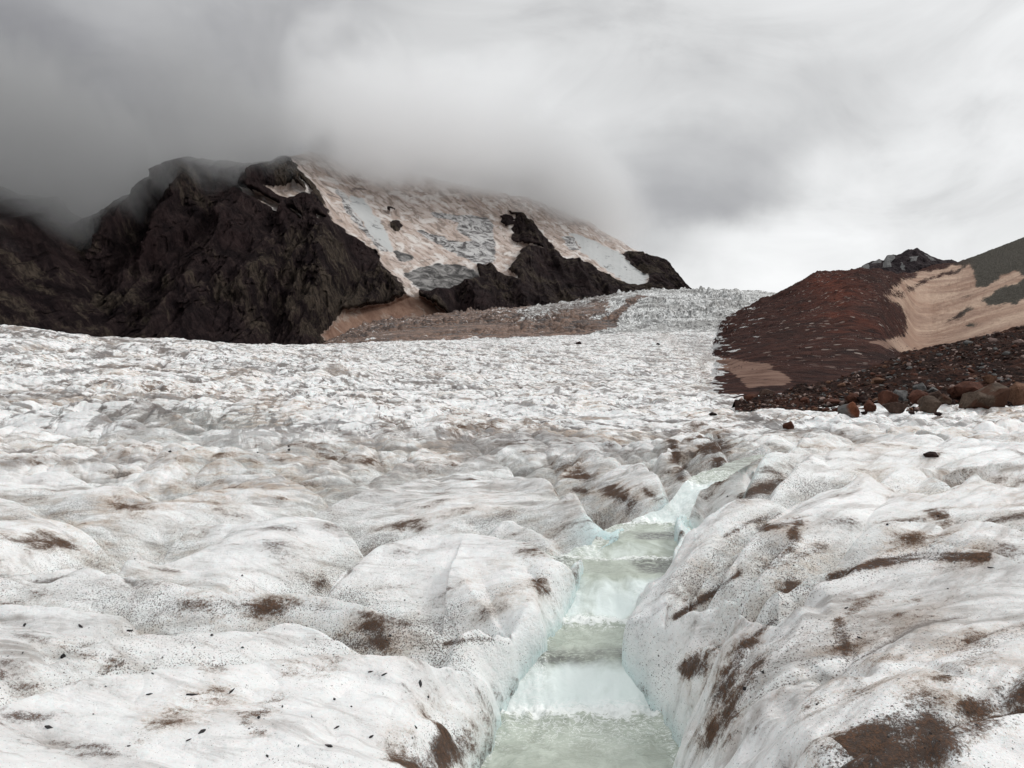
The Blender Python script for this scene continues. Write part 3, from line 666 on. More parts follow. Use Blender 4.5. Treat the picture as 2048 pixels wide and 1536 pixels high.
# thin lips of standing wave below each drop
for yb, h_ in [(5.08, .035), (6.1, .025), (7.0, .015)]:
    Z += h_ * np.exp(-((Y - yb) / .05) ** 2) * (1 + fbm(X * 8, Y * 8, 2, 87))
water = grid_mesh('stream_water', X, Y, Z, water_material(), {'fall': fall, 'foam': foam, 'dark_refl': dark_refl}); tag(water, kind='structure')

# ------------------------------------------------------------------ icefall above the glacier crest
NU, NV = 1500, 560
u = (np.linspace(500, 1760, NU) - 1024) / F
yy = np.exp(np.linspace(np.log(396), np.log(1680), NV))
U, Y = np.meshgrid(u, yy); X = U * Y
Z, groove, wet, low, pep_shade = glacier_z(X, Y, True)
Z[0] -= 6; Z[1] -= 2
PX, PY = pxof(X, Y), pyof(Z, Y)
jx = 25 * fbm(PX / 60, PY / 14, 3, 91); jy = 8 * fbm(PX / 60, PY / 10, 3, 93)
deb = np.zeros_like(Z)
for poly, v in [([(400, 700), (400, 600), (880, 615), (1060, 600), (1200, 585), (1215, 625), (1130, 655), (1050, 680), (800, 700)], .75),
                ([(1040, 690), (1060, 655), (1150, 632), (1200, 640), (1240, 615), (1270, 585), (1290, 590), (1270, 612), (1225, 650), (1200, 665), (1120, 680)], 1.0),
                ([(760, 700), (780, 655), (1000, 645), (1100, 660), (1090, 700)], .9),
                ([(1040, 615), (1200, 590), (1240, 578), (1260, 585), (1180, 610), (1060, 640)], .45)]:
    deb[inpoly(PX + jx, PY + jy, poly)] = v
deb = blur(blur(deb, 3, 0), 5, 1)


def icefall_material():
    m, t, b = new_mat('icefall_ice')
    P = t.n('NewGeometry', out=0)
    Pa = t.mapping(P, (.35, 1, 1.6))
    deb_, groove_ = t.attr('deb'), t.attr('groove')
    n1 = t.noise(Pa, .10, 5, .6); n2 = t.noise(P, .5, 5, .65); n3 = t.noise(t.mapping(P, (.16, .5, 1.4), (0, .12, .3)), .16, 5, .65, 1.0)
    col = t.mix(t.step(n2, .35, .65), (.82, .82, .805), (.54, .54, .525))
    col = t.mix(t.step(n1, .50, .62), col, (.30, .30, .29))
    n0 = t.noise(t.mapping(P, (1, .35, 2)), .022, 5, .62, 1.2); col = t.mix(t.mul(t.step(n0, .46, .60), .7), col, (.27, .26, .245)); col = t.mix(t.step(n0, .42, .34), col, (.80, .80, .79))
    col = t.mix(t.mul(t.step(t.add(groove_, t.mul(t.sub(n2, .5), 1.6)), .35, .7), .85), col, (.10, .095, .09))
    bk = t.mix(t.step(n3, .38, .62), (.21, .125, .085), (.06, .042, .036))
    bk = t.mix(t.step(n3, .60, .70), bk, (.20, .19, .18))
    col = t.mix(t.step(t.add(deb_, t.add(t.mul(t.sub(n3, .5), 2.2), t.mul(t.sub(n2, .5), .8))), .35, .62), col, bk)
    t.put(b.inputs['Base Color'], col); b.inputs['Roughness'].default_value = .7
    t.put(b.inputs['Normal'], t.n('Bump', _Height=t.add(n2, t.mul(n3, .8)), _Strength=.8, _Distance=2.5))
    return m


icefall = grid_mesh('icefall', X, Y, Z, icefall_material(), {'deb': deb, 'groove': groove}); tag(icefall, kind='structure')
# ------------------------------------------------------------------ moraine and slopes to the right
MC = [1370, 1415, 1440, 1480, 1560, 1640, 1700, 1760, 1800, 1830, 1860, 1910, 1950, 2048, 2400]
MD = [45, 65, 80, 120, 200, 320, 480, 700, 900, 1050, 1250]
MV = [pr(45, 840, 830, 820, 808, 805, 805, 805, 800, 800, 800, 800, 800, 800, 800, 800),
      pr(65, 825, 785, 778, 775, 772, 775, 778, 780, 780, 780, 780, 780, 780, 780, 780),
      pr(80, 810, 774, 764, 758, 752, 756, 760, 764, 764, 764, 764, 764, 764, 764, 764),
      pr(120, 790, 752, 738, 732, 722, 720, 720, 726, 734, 740, 740, 740, 740, 740, 740),
      pr(200, 765, 722, 702, 694, 680, 668, 662, 672, 712, 722, 722, 718, 712, 695, 660),
      pr(320, 745, 700, 672, 660, 640, 618, 606, 618, 684, 706, 704, 695, 684, 655, 600),
      pr(480, 720, 680, 650, 636, 606, 582, 572, 574, 620, 668, 668, 652, 637, 602, 540),
      pr(700, 700, 668, 648, 630, 584, 549, 546, 545, 566, 600, 604, 590, 576, 535, 480),
      pr(900, 720, 680, 660, 640, 610, 585, 570, 555, 552, 552, 550, 545, 532, 500, 440),
      pr(1050, 720, 700, 680, 660, 640, 610, 590, 580, 560, 540, 526, 523, 509, 470, 400),
      pr(1250, 720, 700, 690, 680, 670, 650, 640, 620, 610, 600, 600, 590, 580, 560, 500)]
mor_t = Table(MC, MD, MV, True, 3, 4)
NU, NV = 900, 700
u = (np.linspace(1372, 2400, NU) - 1024) / F
yy = np.exp(np.linspace(np.log(46), np.log(1240), NV))
U, Y = np.meshgrid(u, yy); X = U * Y
def moraine_z(X, Y):
    px = pxof(X, Y)
    z = mor_t(px, Y)
    k = np.clip(Y / 300, .12, 2.2)
    bowl = sstep(px, 1790, 1850)
    z = z + k * (1 - bowl) * (3.0 * sstep(Y, 100, 220) * fbm((X * .8 - Y * .35) / 42, (X * .4 + Y) / 170, 3, 109, ridged=True))
    z = z + k * (1 - .75 * bowl) * (.3 + .7 * sstep(px, 1440, 1520)) * (1.3 * fbm(X / 40, Y / 60, 4, 101, ridged=True) + .7 * fbm(X / 12, Y / 22, 4, 103))
    z = z + .5 * k * fbm(X / 3.5, Y / 5, 3, 105) - (1 - sstep(px, 1425, 1485)) * k * 9 * np.clip(fbm(X / 9, Y / 40, 4, 107) + .1, 0, 1) * sstep(Y, 70, 140)
    return z
Z = moraine_z(X, Y)
PX, PY = pxof(X, Y), pyof(Z, Y)
jx = 16 * fbm(PX / 30, PY / 10, 5, 111, .6); jy = 9 * fbm(PX / 30, PY / 9, 5, 113, .6)
def zp(pts, ox=1380, oy=460, k=.3262): return [(ox + a * k, oy + b * k) for a, b in pts]
tanm = np.zeros_like(Z)
for poly, v in [
    (zp([(1370, 280), (1560, 235), (1700, 205), (1730, 250), (1745, 330), (1780, 355), (1860, 320), (1900, 285), (1990, 250), (2600, 180), (2600, 620), (2048, 590), (1800, 650), (1560, 730), (1400, 745), (1200, 735), (1100, 690), (1260, 660), (1340, 620), (1310, 560), (1345, 520), (1300, 465), (1200, 420), (1230, 350)]), 1),
    (zp([(1560, 560), (1600, 535), (1700, 475), (1750, 485), (1680, 520), (1600, 560)]), 0), (zp([(1690, 570), (1770, 570), (1730, 605)]), 0),
    (zp([(1810, 410), (1900, 360), (2048, 300), (2600, 200), (2600, 380), (2048, 430), (1900, 465), (1800, 465)]), 0),
    (zp([(1680, 415), (1725, 398), (1690, 425)]), 0), (zp([(1785, 615), (1815, 600), (1800, 620)]), 0), (zp([(1555, 345), (1600, 335), (1580, 350)]), 0),
    (zp([(1220, 400), (1300, 370), (1400, 320), (1480, 290), (1560, 260), (1700, 215), (1700, 225), (1480, 310), (1340, 380), (1290, 420)]), 0),
    (zp([(2000, 265), (2048, 240), (2100, 230), (2060, 280)]), 0)]:
    tanm[inpoly(PX + jx, PY + jy, poly) & (Y > 150)] = v
for poly, v in [
    (zp([(1270, 680), (1700, 735), (1800, 800), (1930, 880), (1850, 905), (1640, 920), (1560, 930), (1470, 850), (1420, 800), (1330, 790)], 1100, 540, .2539), .9),
    (zp([(1180, 905), (1240, 895), (1480, 975), (1520, 1015), (1350, 960)], 1100, 540, .2539), .55)]:
    tanm[inpoly(PX + jx * .5, PY + jy * .4, poly) & (Y < 200)] = v
tanm = blur(blur(tanm, 9, 0), 9, 1); tanb = 1 - sstep(Y, 190, 230)
icy = 1 - sstep(PX + 45 * fbm(PX / 60, PY / 5, 4, 115, .6), 1420, 1448)
icy = np.maximum(icy, .62 * sstep(fbm(PX / 50, PY / 5 + PX / 60, 4, 117), .22, .4) * (1 - sstep(PX, 1480, 1580)) * (PY < 735))
grn = sstep(PX, 1880, 1960) * (Y > 350)


def moraine_material():
    m, t, b = new_mat('moraine_scree')
    P = t.n('NewGeometry', out=0)
    tn, gr, red = t.attr('tan'), t.attr('green'), t.attr('red')
    n1 = t.noise(P, .018, 4, .6); n2 = t.noise(P, .22, 6, .7); n3 = t.noise(P, 1.4, 4, .7)
    n4 = t.noise(t.mapping(P, (.35, .35, 1), (0, .5, .3)), .05, 5, .6, 1.0)
    col = t.mix(t.step(t.add(n2, t.mul(n3, .3)), .45, .85), (.016, .0085, .0080), (.070, .031, .024))
    col = t.mix(t.mul(red, t.step(n2, .3, .7)), col, (.120, .036, .022))
    col = t.mix(t.mul(t.step(n1, .5, .66), .5), col, (.022, .018, .017))
    col = t.mix(gr, col, t.mix(t.add(n2, t.mul(t.sub(n3, .5), .6)), (.030, .028, .024), (.095, .085, .070)))
    tc_ = t.mix(t.step(n4, .32, .68), (.43, .315, .24), (.25, .165, .125))
    tc_ = t.mix(t.step(n2, .62, .75), tc_, (.42, .34, .28))
    tc_ = t.mix(t.mul(t.step(n1, .45, .62), .5), tc_, (.26, .16, .115))
    tc_ = t.mix(t.attr('tanb'), tc_, t.mix(t.step(n2, .35, .65), (.115, .066, .05), (.19, .12, .092)))
    col = t.mix(t.step(t.add(tn, t.add(t.mul(t.sub(n2, .5), 2.2), t.mul(t.sub(n3, .5), 1.1))), .40, .62), col, tc_)
    col = t.mix(t.step(t.add(t.attr('icy'), t.add(t.mul(t.sub(n2, .5), 1.6), t.mul(t.sub(n3, .5), 1.0))), .45, .6), col, t.mix(n3, (.78, .78, .77), (.40, .39, .38)))
    # stones lying on the slope
    vor = t.n('TexVoronoi', out=0, _Vector=P, _Scale=.55); rnd = t.n('TexVoronoi', out=1, _Vector=P, _Scale=.55)
    rx = t.n('SeparateXYZ', out=0, i0=rnd)
    dens = t.mul(t.step(t.noise(P, .03, 3, .6), .46, .68), .30)
    sp_ = t.mul(t.m('LESS_THAN', vor, .42), t.mul(t.m('LESS_THAN', rx, dens), t.sub(1.0, tn)))
    sp_ = t.mul(sp_, t.sub(1.0, gr))
    col = t.mix(sp_, col, t.mix(t.n('SeparateXYZ', out=1, i0=rnd), (.10, .055, .045), (.30, .25, .22)))
    t.put(b.inputs['Base Color'], col); b.inputs['Roughness'].default_value = .95
    b.inputs['Specular IOR Level'].default_value = .05
    t.put(b.inputs['Normal'], t.n('Bump', _Height=t.add(t.mul(n2, 1.0), t.mul(n3, .35)), _Strength=t.mixf(tn, .9, .25), _Distance=2.2))
    return m


red = np.exp(-((PX - 1670) / 60) ** 2 - ((PY - 600) / 50) ** 2) + .7 * np.exp(-((PX - 1650) / 40) ** 2 - ((PY - 560) / 18) ** 2) + .6 * np.exp(-((PX - 1700) / 90) ** 2 - ((PY - 660) / 30) ** 2)
hill = grid_mesh('moraine_hill', X, Y, Z, moraine_material(), {'tan': tanm, 'tanb': tanb, 'icy': icy, 'green': grn, 'red': np.clip(red, 0, 1)}); tag(hill, kind='structure')


def rock_material(name, dark, lite, snow=None, snow_rough=1.0, scale=1.0, bumpd=6.0):
    m, t, b = new_mat(name)
    P = t.n('NewGeometry', out=0)
    n1 = t.noise(P, .006 * scale, 4, .6); n2 = t.noise(t.mapping(P, (1, 1, .28)), .035 * scale, 8, .74, .6); n3 = t.noise(t.mapping(P, (1, 1, .4)), .16 * scale, 5, .7)
    n5 = t.noise(t.mapping(P, (.25, .25, 1.6), (0, .18, 0)), .03 * scale, 4, .6, .5)
    col = t.mix(t.step(t.add(t.mul(n2, .7), t.mul(n3, .3)), .38, .66), dark, lite)
    col = t.mix(t.mul(t.step(n5, .52, .66), .5), col, tuple(c * .6 for c in dark))
    return m, t, b, P, n1, n2, n3, n5, col


# rocky summit on the ridge
sil = [(1690, 556), (1715, 541), (1722, 532), (1738, 524), (1748, 522), (1757, 519), (1765, 521), (1772, 512), (1783, 509), (1791, 511), (1800, 507), (1815, 498), (1824, 499), (1832, 496), (1845, 504), (1858, 512), (1872, 517), (1885, 521), (1900, 519), (1912, 524), (1940, 540)]
cols_ = np.linspace(1690, 1940, 320); rows_ = np.linspace(0, 1, 150)
PXg, T = np.meshgrid(cols_, rows_)
crest = np.interp(cols_, [a for a, _ in sil], [b for _, b in sil])
crest = crest + 1.6 * fbm(cols_ / 9, cols_ * 0, 3, 121)
foot = np.full_like(cols_, 585.0)
tf = np.clip(T / .62, 0, 1); tb = np.clip((T - .62) / .38, 0, 1)
PYg = foot + (crest - foot) * tf ** .9
Yg = 960 + 70 * tf
Zg = (HY - PYg) / F * Yg - tb * 60; Yg = Yg + tb * 60
Xg = (PXg - 1024) / F * (960 + 70 * tf)
dsp = (5 * fbm(Xg / 16, Zg / 14, 4, 123, ridged=True) + 1.5 * fbm(Xg / 4, Zg / 4, 3, 125)) * (1 - .8 * np.clip(tf * (1 - tb) * 4 - 3, 0, 1))
Yg = Yg - dsp
pk_m, t, b, P, n1, n2, n3, n5, col = rock_material('summit_rock', (.014, .010, .012), (.055, .042, .044), scale=4)
ga = t.attr('grey')
col = t.mix(t.step(t.add(ga, t.mul(t.sub(n3, .5), 1.2)), .4, .6), col, t.mix(n3, (.06, .06, .06), (.26, .255, .25)))
t.put(b.inputs['Base Color'], col); b.inputs['Roughness'].default_value = .95; b.inputs['Specular IOR Level'].default_value = .1
t.put(b.inputs['Normal'], t.n('Bump', _Height=n3, _Strength=1.0, _Distance=2))
gmask = np.zeros_like(PXg)
for poly in [[(1715, 545), (1725, 530), (1735, 528), (1738, 540)], [(1738, 528), (1750, 521), (1762, 520), (1760, 526)], [(1762, 536), (1768, 515), (1780, 510), (1788, 512), (1778, 535)], [(1798, 525), (1803, 528), (1808, 541), (1800, 540)], [(1845, 507), (1870, 522), (1860, 522)], [(1815, 515), (1835, 512), (1830, 522), (1818, 524)]]:
    gmask[inpoly(PXg + 3 * fbm(PXg / 6, PYg / 6, 2, 127), PYg, poly)] = .85
peak = grid_mesh('rocky_summit', Xg, Yg, Zg, pk_m, {'grey': gmask}); tag(peak, kind='structure')

# ------------------------------------------------------------------ the big mountain across the glacier
cr = [(-700, 330), (-300, 350), (0, 372), (70, 398), (140, 402), (158, 430), (195, 452), (230, 425), (270, 400), (310, 385), (350, 338), (380, 325), (430, 330), (500, 335), (560, 325), (620, 305), (760, 330), (900, 365), (1050, 395), (1180, 445), (1250, 490), (1300, 512), (1325, 522), (1340, 540), (1358, 558), (1375, 580), (1400, 600)]
ft = [(-700, 700), (600, 700), (660, 690), (760, 688), (900, 650), (960, 632), (1080, 622), (1200, 612), (1300, 600), (1400, 610)]
yf = [(-700, 600), (0, 680), (400, 820), (620, 950), (850, 1120), (1000, 1300), (1200, 1500), (1400, 1650)]
NU, NV = 1700, 640
cols_ = np.linspace(-700, 1395, NU); T1 = np.linspace(0, 1, NV)
PXg, T = np.meshgrid(cols_, T1)
crest = np.interp(cols_, *zip(*cr)); foot = np.interp(cols_, *zip(*ft)); y_f = np.interp(cols_, *zip(*yf))
crest = crest + 4 * fbm(cols_ / 45, cols_ * 0, 2, 131) + 2.0 * fbm(cols_ / 12, cols_ * 0 + 3, 3, 133)
tf = np.clip(T / .86, 0, 1); tb = np.clip((T - .86) / .14, 0, 1)
PYg = foot + (crest - foot) * tf
snowy = sstep(PXg - (PYg - 350) * .95, 560, 760)      # the gentler snow slope on the right
depth = y_f * (1 + (.42 + .25 * snowy) * tf ** 1.15)
Zg = (HY - PYg) / F * depth - tb * 420
Xg = (PXg - 1024) / F * depth
def zq(pts): return [(480 + a * .4395, 320 + b * .4395) for a, b in pts]
SN = [  # (polygon, kind)  kinds: 1 dirty snow, 2 bare banded ice, 3 smooth pale ice, 0 rock, 4 fan
    (zq([(320, 90), (385, 160), (415, 230), (440, 290), (500, 340), (560, 375), (625, 420), (660, 490), (720, 540), (765, 590), (775, 622), (830, 622), (820, 590), (940, 600), (1010, 555), (1060, 560), (1090, 540), (1085, 480), (1160, 480), (1180, 520), (1240, 545), (1280, 565), (1220, 500), (1260, 460), (1280, 410), (1340, 400), (1400, 415), (1480, 450), (1600, 490), (1700, 545), (1750, 578), (1845, 575), (1845, 530), (1780, 480), (1730, 430), (1760, 420), (1880, 450), (1700, 300), (1500, 150), (900, -100), (300, -400), (60, -250), (200, -40)]), 1),
    (zq([(30, 140), (110, 170), (200, 215), (230, 245), (210, 258), (150, 225), (60, 175)]), 1), (zq([(150, 145), (270, 110), (330, 165), (300, 172), (250, 192), (200, 178)]), 1),
    (zq([(255, 235), (285, 248), (322, 292), (290, 275)]), 1), (zq([(380, 268), (430, 300), (405, 305)]), 1), (zq([(300, 100), (345, 150), (355, 190), (330, 170)]), 1),
    (zq([(430, 120), (500, 175), (560, 270), (690, 425), (640, 415), (560, 330), (480, 230)]), 2), (zq([(500, 155), (560, 180), (640, 280), (690, 360), (702, 430), (660, 400), (590, 330), (520, 235)]), 3),
    (zq([(870, 240), (1120, 262), (1150, 300), (1165, 470), (1100, 480), (1060, 450), (990, 410), (960, 380), (1060, 370), (980, 320), (1000, 290), (880, 260)]), 2),
    (zq([(800, 320), (930, 350), (1060, 400), (1160, 470), (1090, 480), (1000, 440), (930, 400), (850, 360)]), 2),
    (zq([(750, 520), (850, 480), (990, 470), (1060, 500), (1095, 545), (1040, 557), (940, 595), (870, 608), (820, 590), (770, 545)]), 2.3),
    (zq([(700, 410), (800, 440), (790, 465), (720, 465)]), 2.3), (zq([(1460, 350), (1500, 345), (1560, 410), (1500, 410)]), 2),
    (zq([(1500, 330), (1620, 370), (1730, 430), (1845, 530), (1845, 575), (1760, 575), (1700, 520), (1560, 430)]), 3),
    (zq([(712, 285), (735, 285), (745, 305), (735, 325), (715, 335), (692, 318), (690, 295)]), 0), (zq([(672, 235), (700, 230), (718, 240), (695, 246)]), 0),
    (zq([(1190, 260), (1215, 252), (1240, 268), (1245, 295), (1225, 310), (1200, 308), (1188, 285)]), 0),
    (zq([(1215, 235), (1290, 255), (1340, 290), (1365, 335), (1420, 390), (1455, 440), (1390, 412), (1330, 392), (1270, 387), (1238, 372), (1243, 300), (1255, 265)]), 0),
    (zq([(1740, 435), (1770, 440), (1800, 475), (1840, 520), (1810, 505), (1770, 480)]), 0),
    (zq([(765, 622), (830, 622), (880, 650), (960, 705), (1000, 740), (700, 800), (400, 830), (385, 800), (480, 690), (640, 665), (700, 650)]), 4),
]
jx = 6 * fbm(PXg / 16, PYg / 12, 4, 141); jy = 4.5 * fbm(PXg / 16, PYg / 9, 4, 143)
K = np.zeros_like(PXg)
for poly, v in SN: K[inpoly(PXg + jx, PYg + jy, poly)] = v
isn = blur(blur((K > 0).astype(float), 4, 0), 4, 1)
ice2 = blur(blur(((K >= 2) & (K < 3)).astype(float), 8, 0), 8, 1); lob = blur(blur((K == 2.3).astype(float), 2, 0), 2, 1)
ice3 = blur(blur((K == 3).astype(float), 7, 0), 7, 1); fan = blur(blur((K == 4).astype(float), 3, 0), 3, 1)
soft = blur(blur(isn, 6, 0), 6, 1)
# buttresses and gullies of the cliff: push the face in and out in real metres
rk = 1 - soft
f1 = fbm(Xg / 190 + .3 * fbm(Xg / 300, Zg / 200, 2, 150), Zg / 650, 5, 151, ridged=True); f2 = fbm(Xg / 60, Zg / 230, 5, 153, ridged=True); f3 = fbm(Xg / 20, Zg / 75, 4, 155, ridged=True); f4 = np.round(fbm(Xg / 34, Zg / 110, 4, 159) * 5 + .6 * fbm(Xg / 12, Zg / 14, 2, 160)) / 5
disp = rk * (120 * f1 + 46 * f2 + 15 * f3 + 26 * f4) + soft * (10 * fbm(Xg / 90, Zg / 90, 3, 157) + 5 * ice2 * fbm((Xg + Zg) / 22, (Zg - Xg * .3) / 9, 4, 158, ridged=True))
edge_k = 1 - np.clip((tf - .93) / .07, 0, 1) * .6
disp = disp * edge_k
Yg = depth - disp + tb * 700
Xg = Xg * (1 - disp / depth * .0)
mm, t, b, P, n1, n2, n3, n5, col = rock_material('cliff_rock', (.009, .006, .0068), (.048, .032, .031))
a_s, a_i, a_3, a_f, a_l = (t.attr(k) for k in ('snow', 'ice', 'pale', 'fan', 'lobe'))
col = t.mix(t.mul(t.step(t.add(n1, t.mul(t.sub(n2, .5), .9)), .50, .62), .85), col, t.mix(t.step(n3, .35, .65), (.020, .016, .013), (.090, .070, .053)))
col = t.mix(t.mul(t.step(n1, .44, .34), .6), col, t.mix(n3, (.010, .006, .006), (.036, .020, .020)))
stain = t.step(t.noise(t.mapping(P, (1, 1, .5)), .05, 6, .75), .70, .73)
col = t.mix(t.mul(stain, .7), col, (.35, .33, .33))
sn = t.mix(t.step(n2, .35, .65), (.36, .28, .235), (.54, .47, .43))
st = t.noise(t.mapping(P, (.5, .5, .12), (0, .5, 0)), .09, 5, .65, .4)
sn = t.mix(t.step(st, .48, .60), sn, (.26, .21, .18)); st2 = t.noise(t.mapping(P, (1.2, .3, 1.2), (0, .85, 0)), .03, 6, .65, .4); sn = t.mix(t.step(st2, .50, .62), sn, (.60, .56, .53)); sn = t.mix(t.step(st2, .40, .33), sn, (.19, .155, .14))
wav = t.noise(t.mapping(P, (1, .25, 1.5), (0, .45, 0)), .035, 8, .72, 1.5)
ic = t.mix(t.step(wav, .40, .60), (.08, .075, .075), (.50, .49, .48))
ic = t.mix(a_l, ic, t.mix(t.step(wav, .42, .66), (.05, .048, .047), (.27, .26, .25)))
c3 = t.mix(n2, (.38, .39, .39), (.52, .52, .51))
c3 = t.mix(t.step(wav, .58, .64), c3, (.22, .22, .22))
fn = t.mix(t.step(n2, .35, .65), (.15, .085, .062), (.27, .175, .13))
fn = t.mix(t.step(st, .54, .64), fn, (.30, .24, .20))
nb = t.add(t.mul(t.sub(n3, .5), 1.3), t.mul(t.sub(st2, .5), 1.6)); sn = t.mix(t.step(t.add(a_i, nb), .35, .70), sn, ic); sn = t.mix(t.step(t.add(a_3, nb), .30, .75), sn, c3); sn = t.mix(a_f, sn, fn)
col = t.mix(t.step(t.add(a_s, t.add(t.mul(t.sub(n3, .5), 1.1), t.mul(t.sub(n2, .5), .9))), .42, .58), col, sn)
t.put(b.inputs['Base Color'], col); b.inputs['Roughness'].default_value = .95; b.inputs['Specular IOR Level'].default_value = .05
t.put(b.inputs['Normal'], t.n('Bump', _Height=t.add(t.mul(n2, .7), t.mul(n3, .4)), _Strength=t.mixf(a_s, 1.0, .35), _Distance=18))
mountain = grid_mesh('mountain', Xg, Yg, Zg, mm, {'snow': isn, 'ice': ice2, 'pale': ice3, 'fan': fan, 'lobe': lob}); tag(mountain, kind='structure')

# ------------------------------------------------------------------ boulder moraine at the ice edge
NC = [1470, 1500, 1560, 1640, 1700, 1760, 1820, 1900, 1960, 2048, 2300, 2600]
NB = [(803, 30.5), (803, 31), (808, 31), (812, 30.5), (822, 28.5), (822, 28.5), (822, 28.5), (820, 28.5), (818, 28.5), (813, 28.5), (810, 28), (806, 28)]
NT_ = [(798, 33), (793, 35), (784, 37), (768, 41), (752, 45), (728, 50), (702, 55), (690, 55), (673, 55), (652, 55), (590, 58), (540, 58)]
cols_ = np.linspace(1470, 2600, 700); tr = np.linspace(0, 1, 360)
PXg, T = np.meshgrid(cols_, tr)
b_py = np.interp(cols_, NC, [a for a, _ in NB]); b_y = np.interp(cols_, NC, [a for _, a in NB]); t_py = np.interp(cols_, NC, [a for a, _ in NT_]); t_y = np.interp(cols_, NC, [a for _, a in NT_])
for a_ in (b_py, b_y, t_py, t_y): a_[:] = blur(a_[None], 14, 1)[0]
tf = np.clip(T / .8, 0, 1); tb = np.clip((T - .8) / .2, 0, 1)
Yg = b_y + (t_y - b_y) * tf
zb = (HY - b_py) / F * b_y - .35; zt = (HY - t_py) / F * t_y
Zg = zb + (zt - zb) * tf ** .92 - tb * 5
Xg = (PXg - 1024) / F * Yg; Yg = Yg + tb * 9
Zg = Zg + (.30 * fbm(Xg / 2.6, Yg / 2.6, 3, 171) + .10 * fbm(Xg / .6, Yg / .6, 3, 173)) * np.clip(tf * 6, .3, 1)
rub_m, t, b = new_mat('rubble_soil'); P = t.n('NewGeometry', out=0)
n1 = t.noise(P, .5, 4, .6); n2 = t.noise(P, 4, 5, .7)
col = t.mix(t.step(n2, .38, .7), (.010, .0062, .0055), (.052, .026, .020)); col = t.mix(t.step(n1, .5, .65), col, t.mix(n2, (.02, .010, .008), (.085, .038, .026)))
t.put(b.inputs['Base Color'], col); b.inputs['Roughness'].default_value = .95; b.inputs['Specular IOR Level'].default_value = .05
t.put(b.inputs['Normal'], t.n('Bump', _Height=n2, _Strength=1.0, _Distance=.25))
rub = grid_mesh('rubble_slope', Xg, Yg, Zg, rub_m); tag(rub, kind='structure')
rubX, rubY, rubZ, rubT = Xg, Yg, Zg, T
# ------------------------------------------------------------------ rocks
def stone_mat(name, c1, c2, moss=None, rough=.9):
    m, t, b = new_mat(name); P = t.n('TexCoord', out=3); Pg = t.n('NewGeometry', out=0)
    n1 = t.noise(Pg, 2.2, 5, .65); n2 = t.noise(Pg, 14, 5, .7); n3 = t.noise(Pg, .9, 3, .5)
    col = t.mix(t.step(t.add(t.mul(n1, .6), t.mul(n2, .4)), .36, .66), c1, c2)
    if moss: col = t.mix(t.step(n3, .48, .56), col, moss)
    col = t.mix(t.step(n2, .62, .74), col, tuple(min(1, c * 1.9) for c in c2))
    t.put(b.inputs['Base Color'], col); b.inputs['Roughness'].default_value = rough; b.inputs['Specular IOR Level'].default_value = .08
    t.put(b.inputs['Normal'], t.n('Bump', _Height=t.add(n1, t.mul(n2, .35)), _Strength=.8, _Distance=.10))
    return m


SM = {'rust': stone_mat('rust_stone', (.040, .017, .012), (.105, .046, .031)), 'brown': stone_mat('brown_stone', (.030, .019, .015), (.090, .058, .046)),
      'grey': stone_mat('grey_stone', (.055, .053, .051), (.155, .150, .145)), 'olive': stone_mat('olive_stone', (.042, .029, .022), (.115, .084, .064), (.060, .030, .020)),
      'mixed': stone_mat('rust_and_grey_stone', (.070, .024, .013), (.16, .062, .034), (.11, .108, .104)), 'ochre': stone_mat('ochre_stone', (.07, .036, .023), (.19, .105, .070)),
      'pale': stone_mat('pale_stone', (.16, .105, .09), (.34, .26, .23)), 'slate': stone_mat('slate_stone', (.020, .019, .020), (.060, .056, .056)), 'dark': stone_mat('dark_stone', (.012, .008, .008), (.045, .026, .022))}


def rock_mesh(seed, detail=2, npts=16, rough=.10, bev=.10, flat=1.0):
    rnd = random.Random(seed); bm = bmesh.new()
    for i in range(npts):
        v = Vector((rnd.gauss(0, 1), rnd.gauss(0, 1), rnd.gauss(0, 1))).normalized() * rnd.uniform(.78, 1.0)
        v.x = math.copysign(abs(v.x) ** .85, v.x); bm.verts.new(v)
    r = bmesh.ops.convex_hull(bm, input=bm.verts)
    bmesh.ops.delete(bm, geom=[g for g in r['geom_interior'] if isinstance(g, bmesh.types.BMVert)], context='VERTS')
    bmesh.ops.dissolve_limit(bm, angle_limit=.25, verts=bm.verts, edges=bm.edges)
    if bev: bmesh.ops.bevel(bm, geom=bm.edges[:], offset=bev, segments=2 if detail > 1 else 1, profile=.6, affect='EDGES', clamp_overlap=True)
    bmesh.ops.triangulate(bm, faces=bm.faces)
    if detail: bmesh.ops.subdivide_edges(bm, edges=bm.edges, cuts=detail, use_grid_fill=True)
    co = np.array([v.co[:] for v in bm.verts]) if len(bm.verts) else np.zeros((1, 3))
    if rough:
        o = seed * 3.7
        n = pn(co[:, 0] * 1.6 + o, co[:, 1] * 1.6 + co[:, 2] * 1.3, seed) + .5 * pn(co[:, 0] * 4 + co[:, 2] * 3.1, co[:, 1] * 4 - co[:, 2] * 2.7 + o, seed + 1)
        co = co * (1 + rough * n[:, None] * 1.8)
    lo = co.min(0); hi = co.max(0); co = (co - lo) / (hi - lo) - np.array([.5, .5, 0])
    for v, c in zip(bm.verts, co): v.co = c
    me = bpy.data.meshes.new('rock'); bm.to_mesh(me); bm.free()
    for p in me.polygons: p.use_smooth = detail > 0
    return me


def rub_hit(px, py):
    j = int(np.clip((px - 1470) / (2600 - 1470) * (rubX.shape[1] - 1), 0, rubX.shape[1] - 1))
    n = int(rubX.shape[0] * .79); P = pyof(rubZ[:n, j], rubY[:n, j]); k = int(np.argmin(np.abs(P - py)))
    return float(rubX[k, j]), float(rubY[k, j]), float(rubZ[k, j])


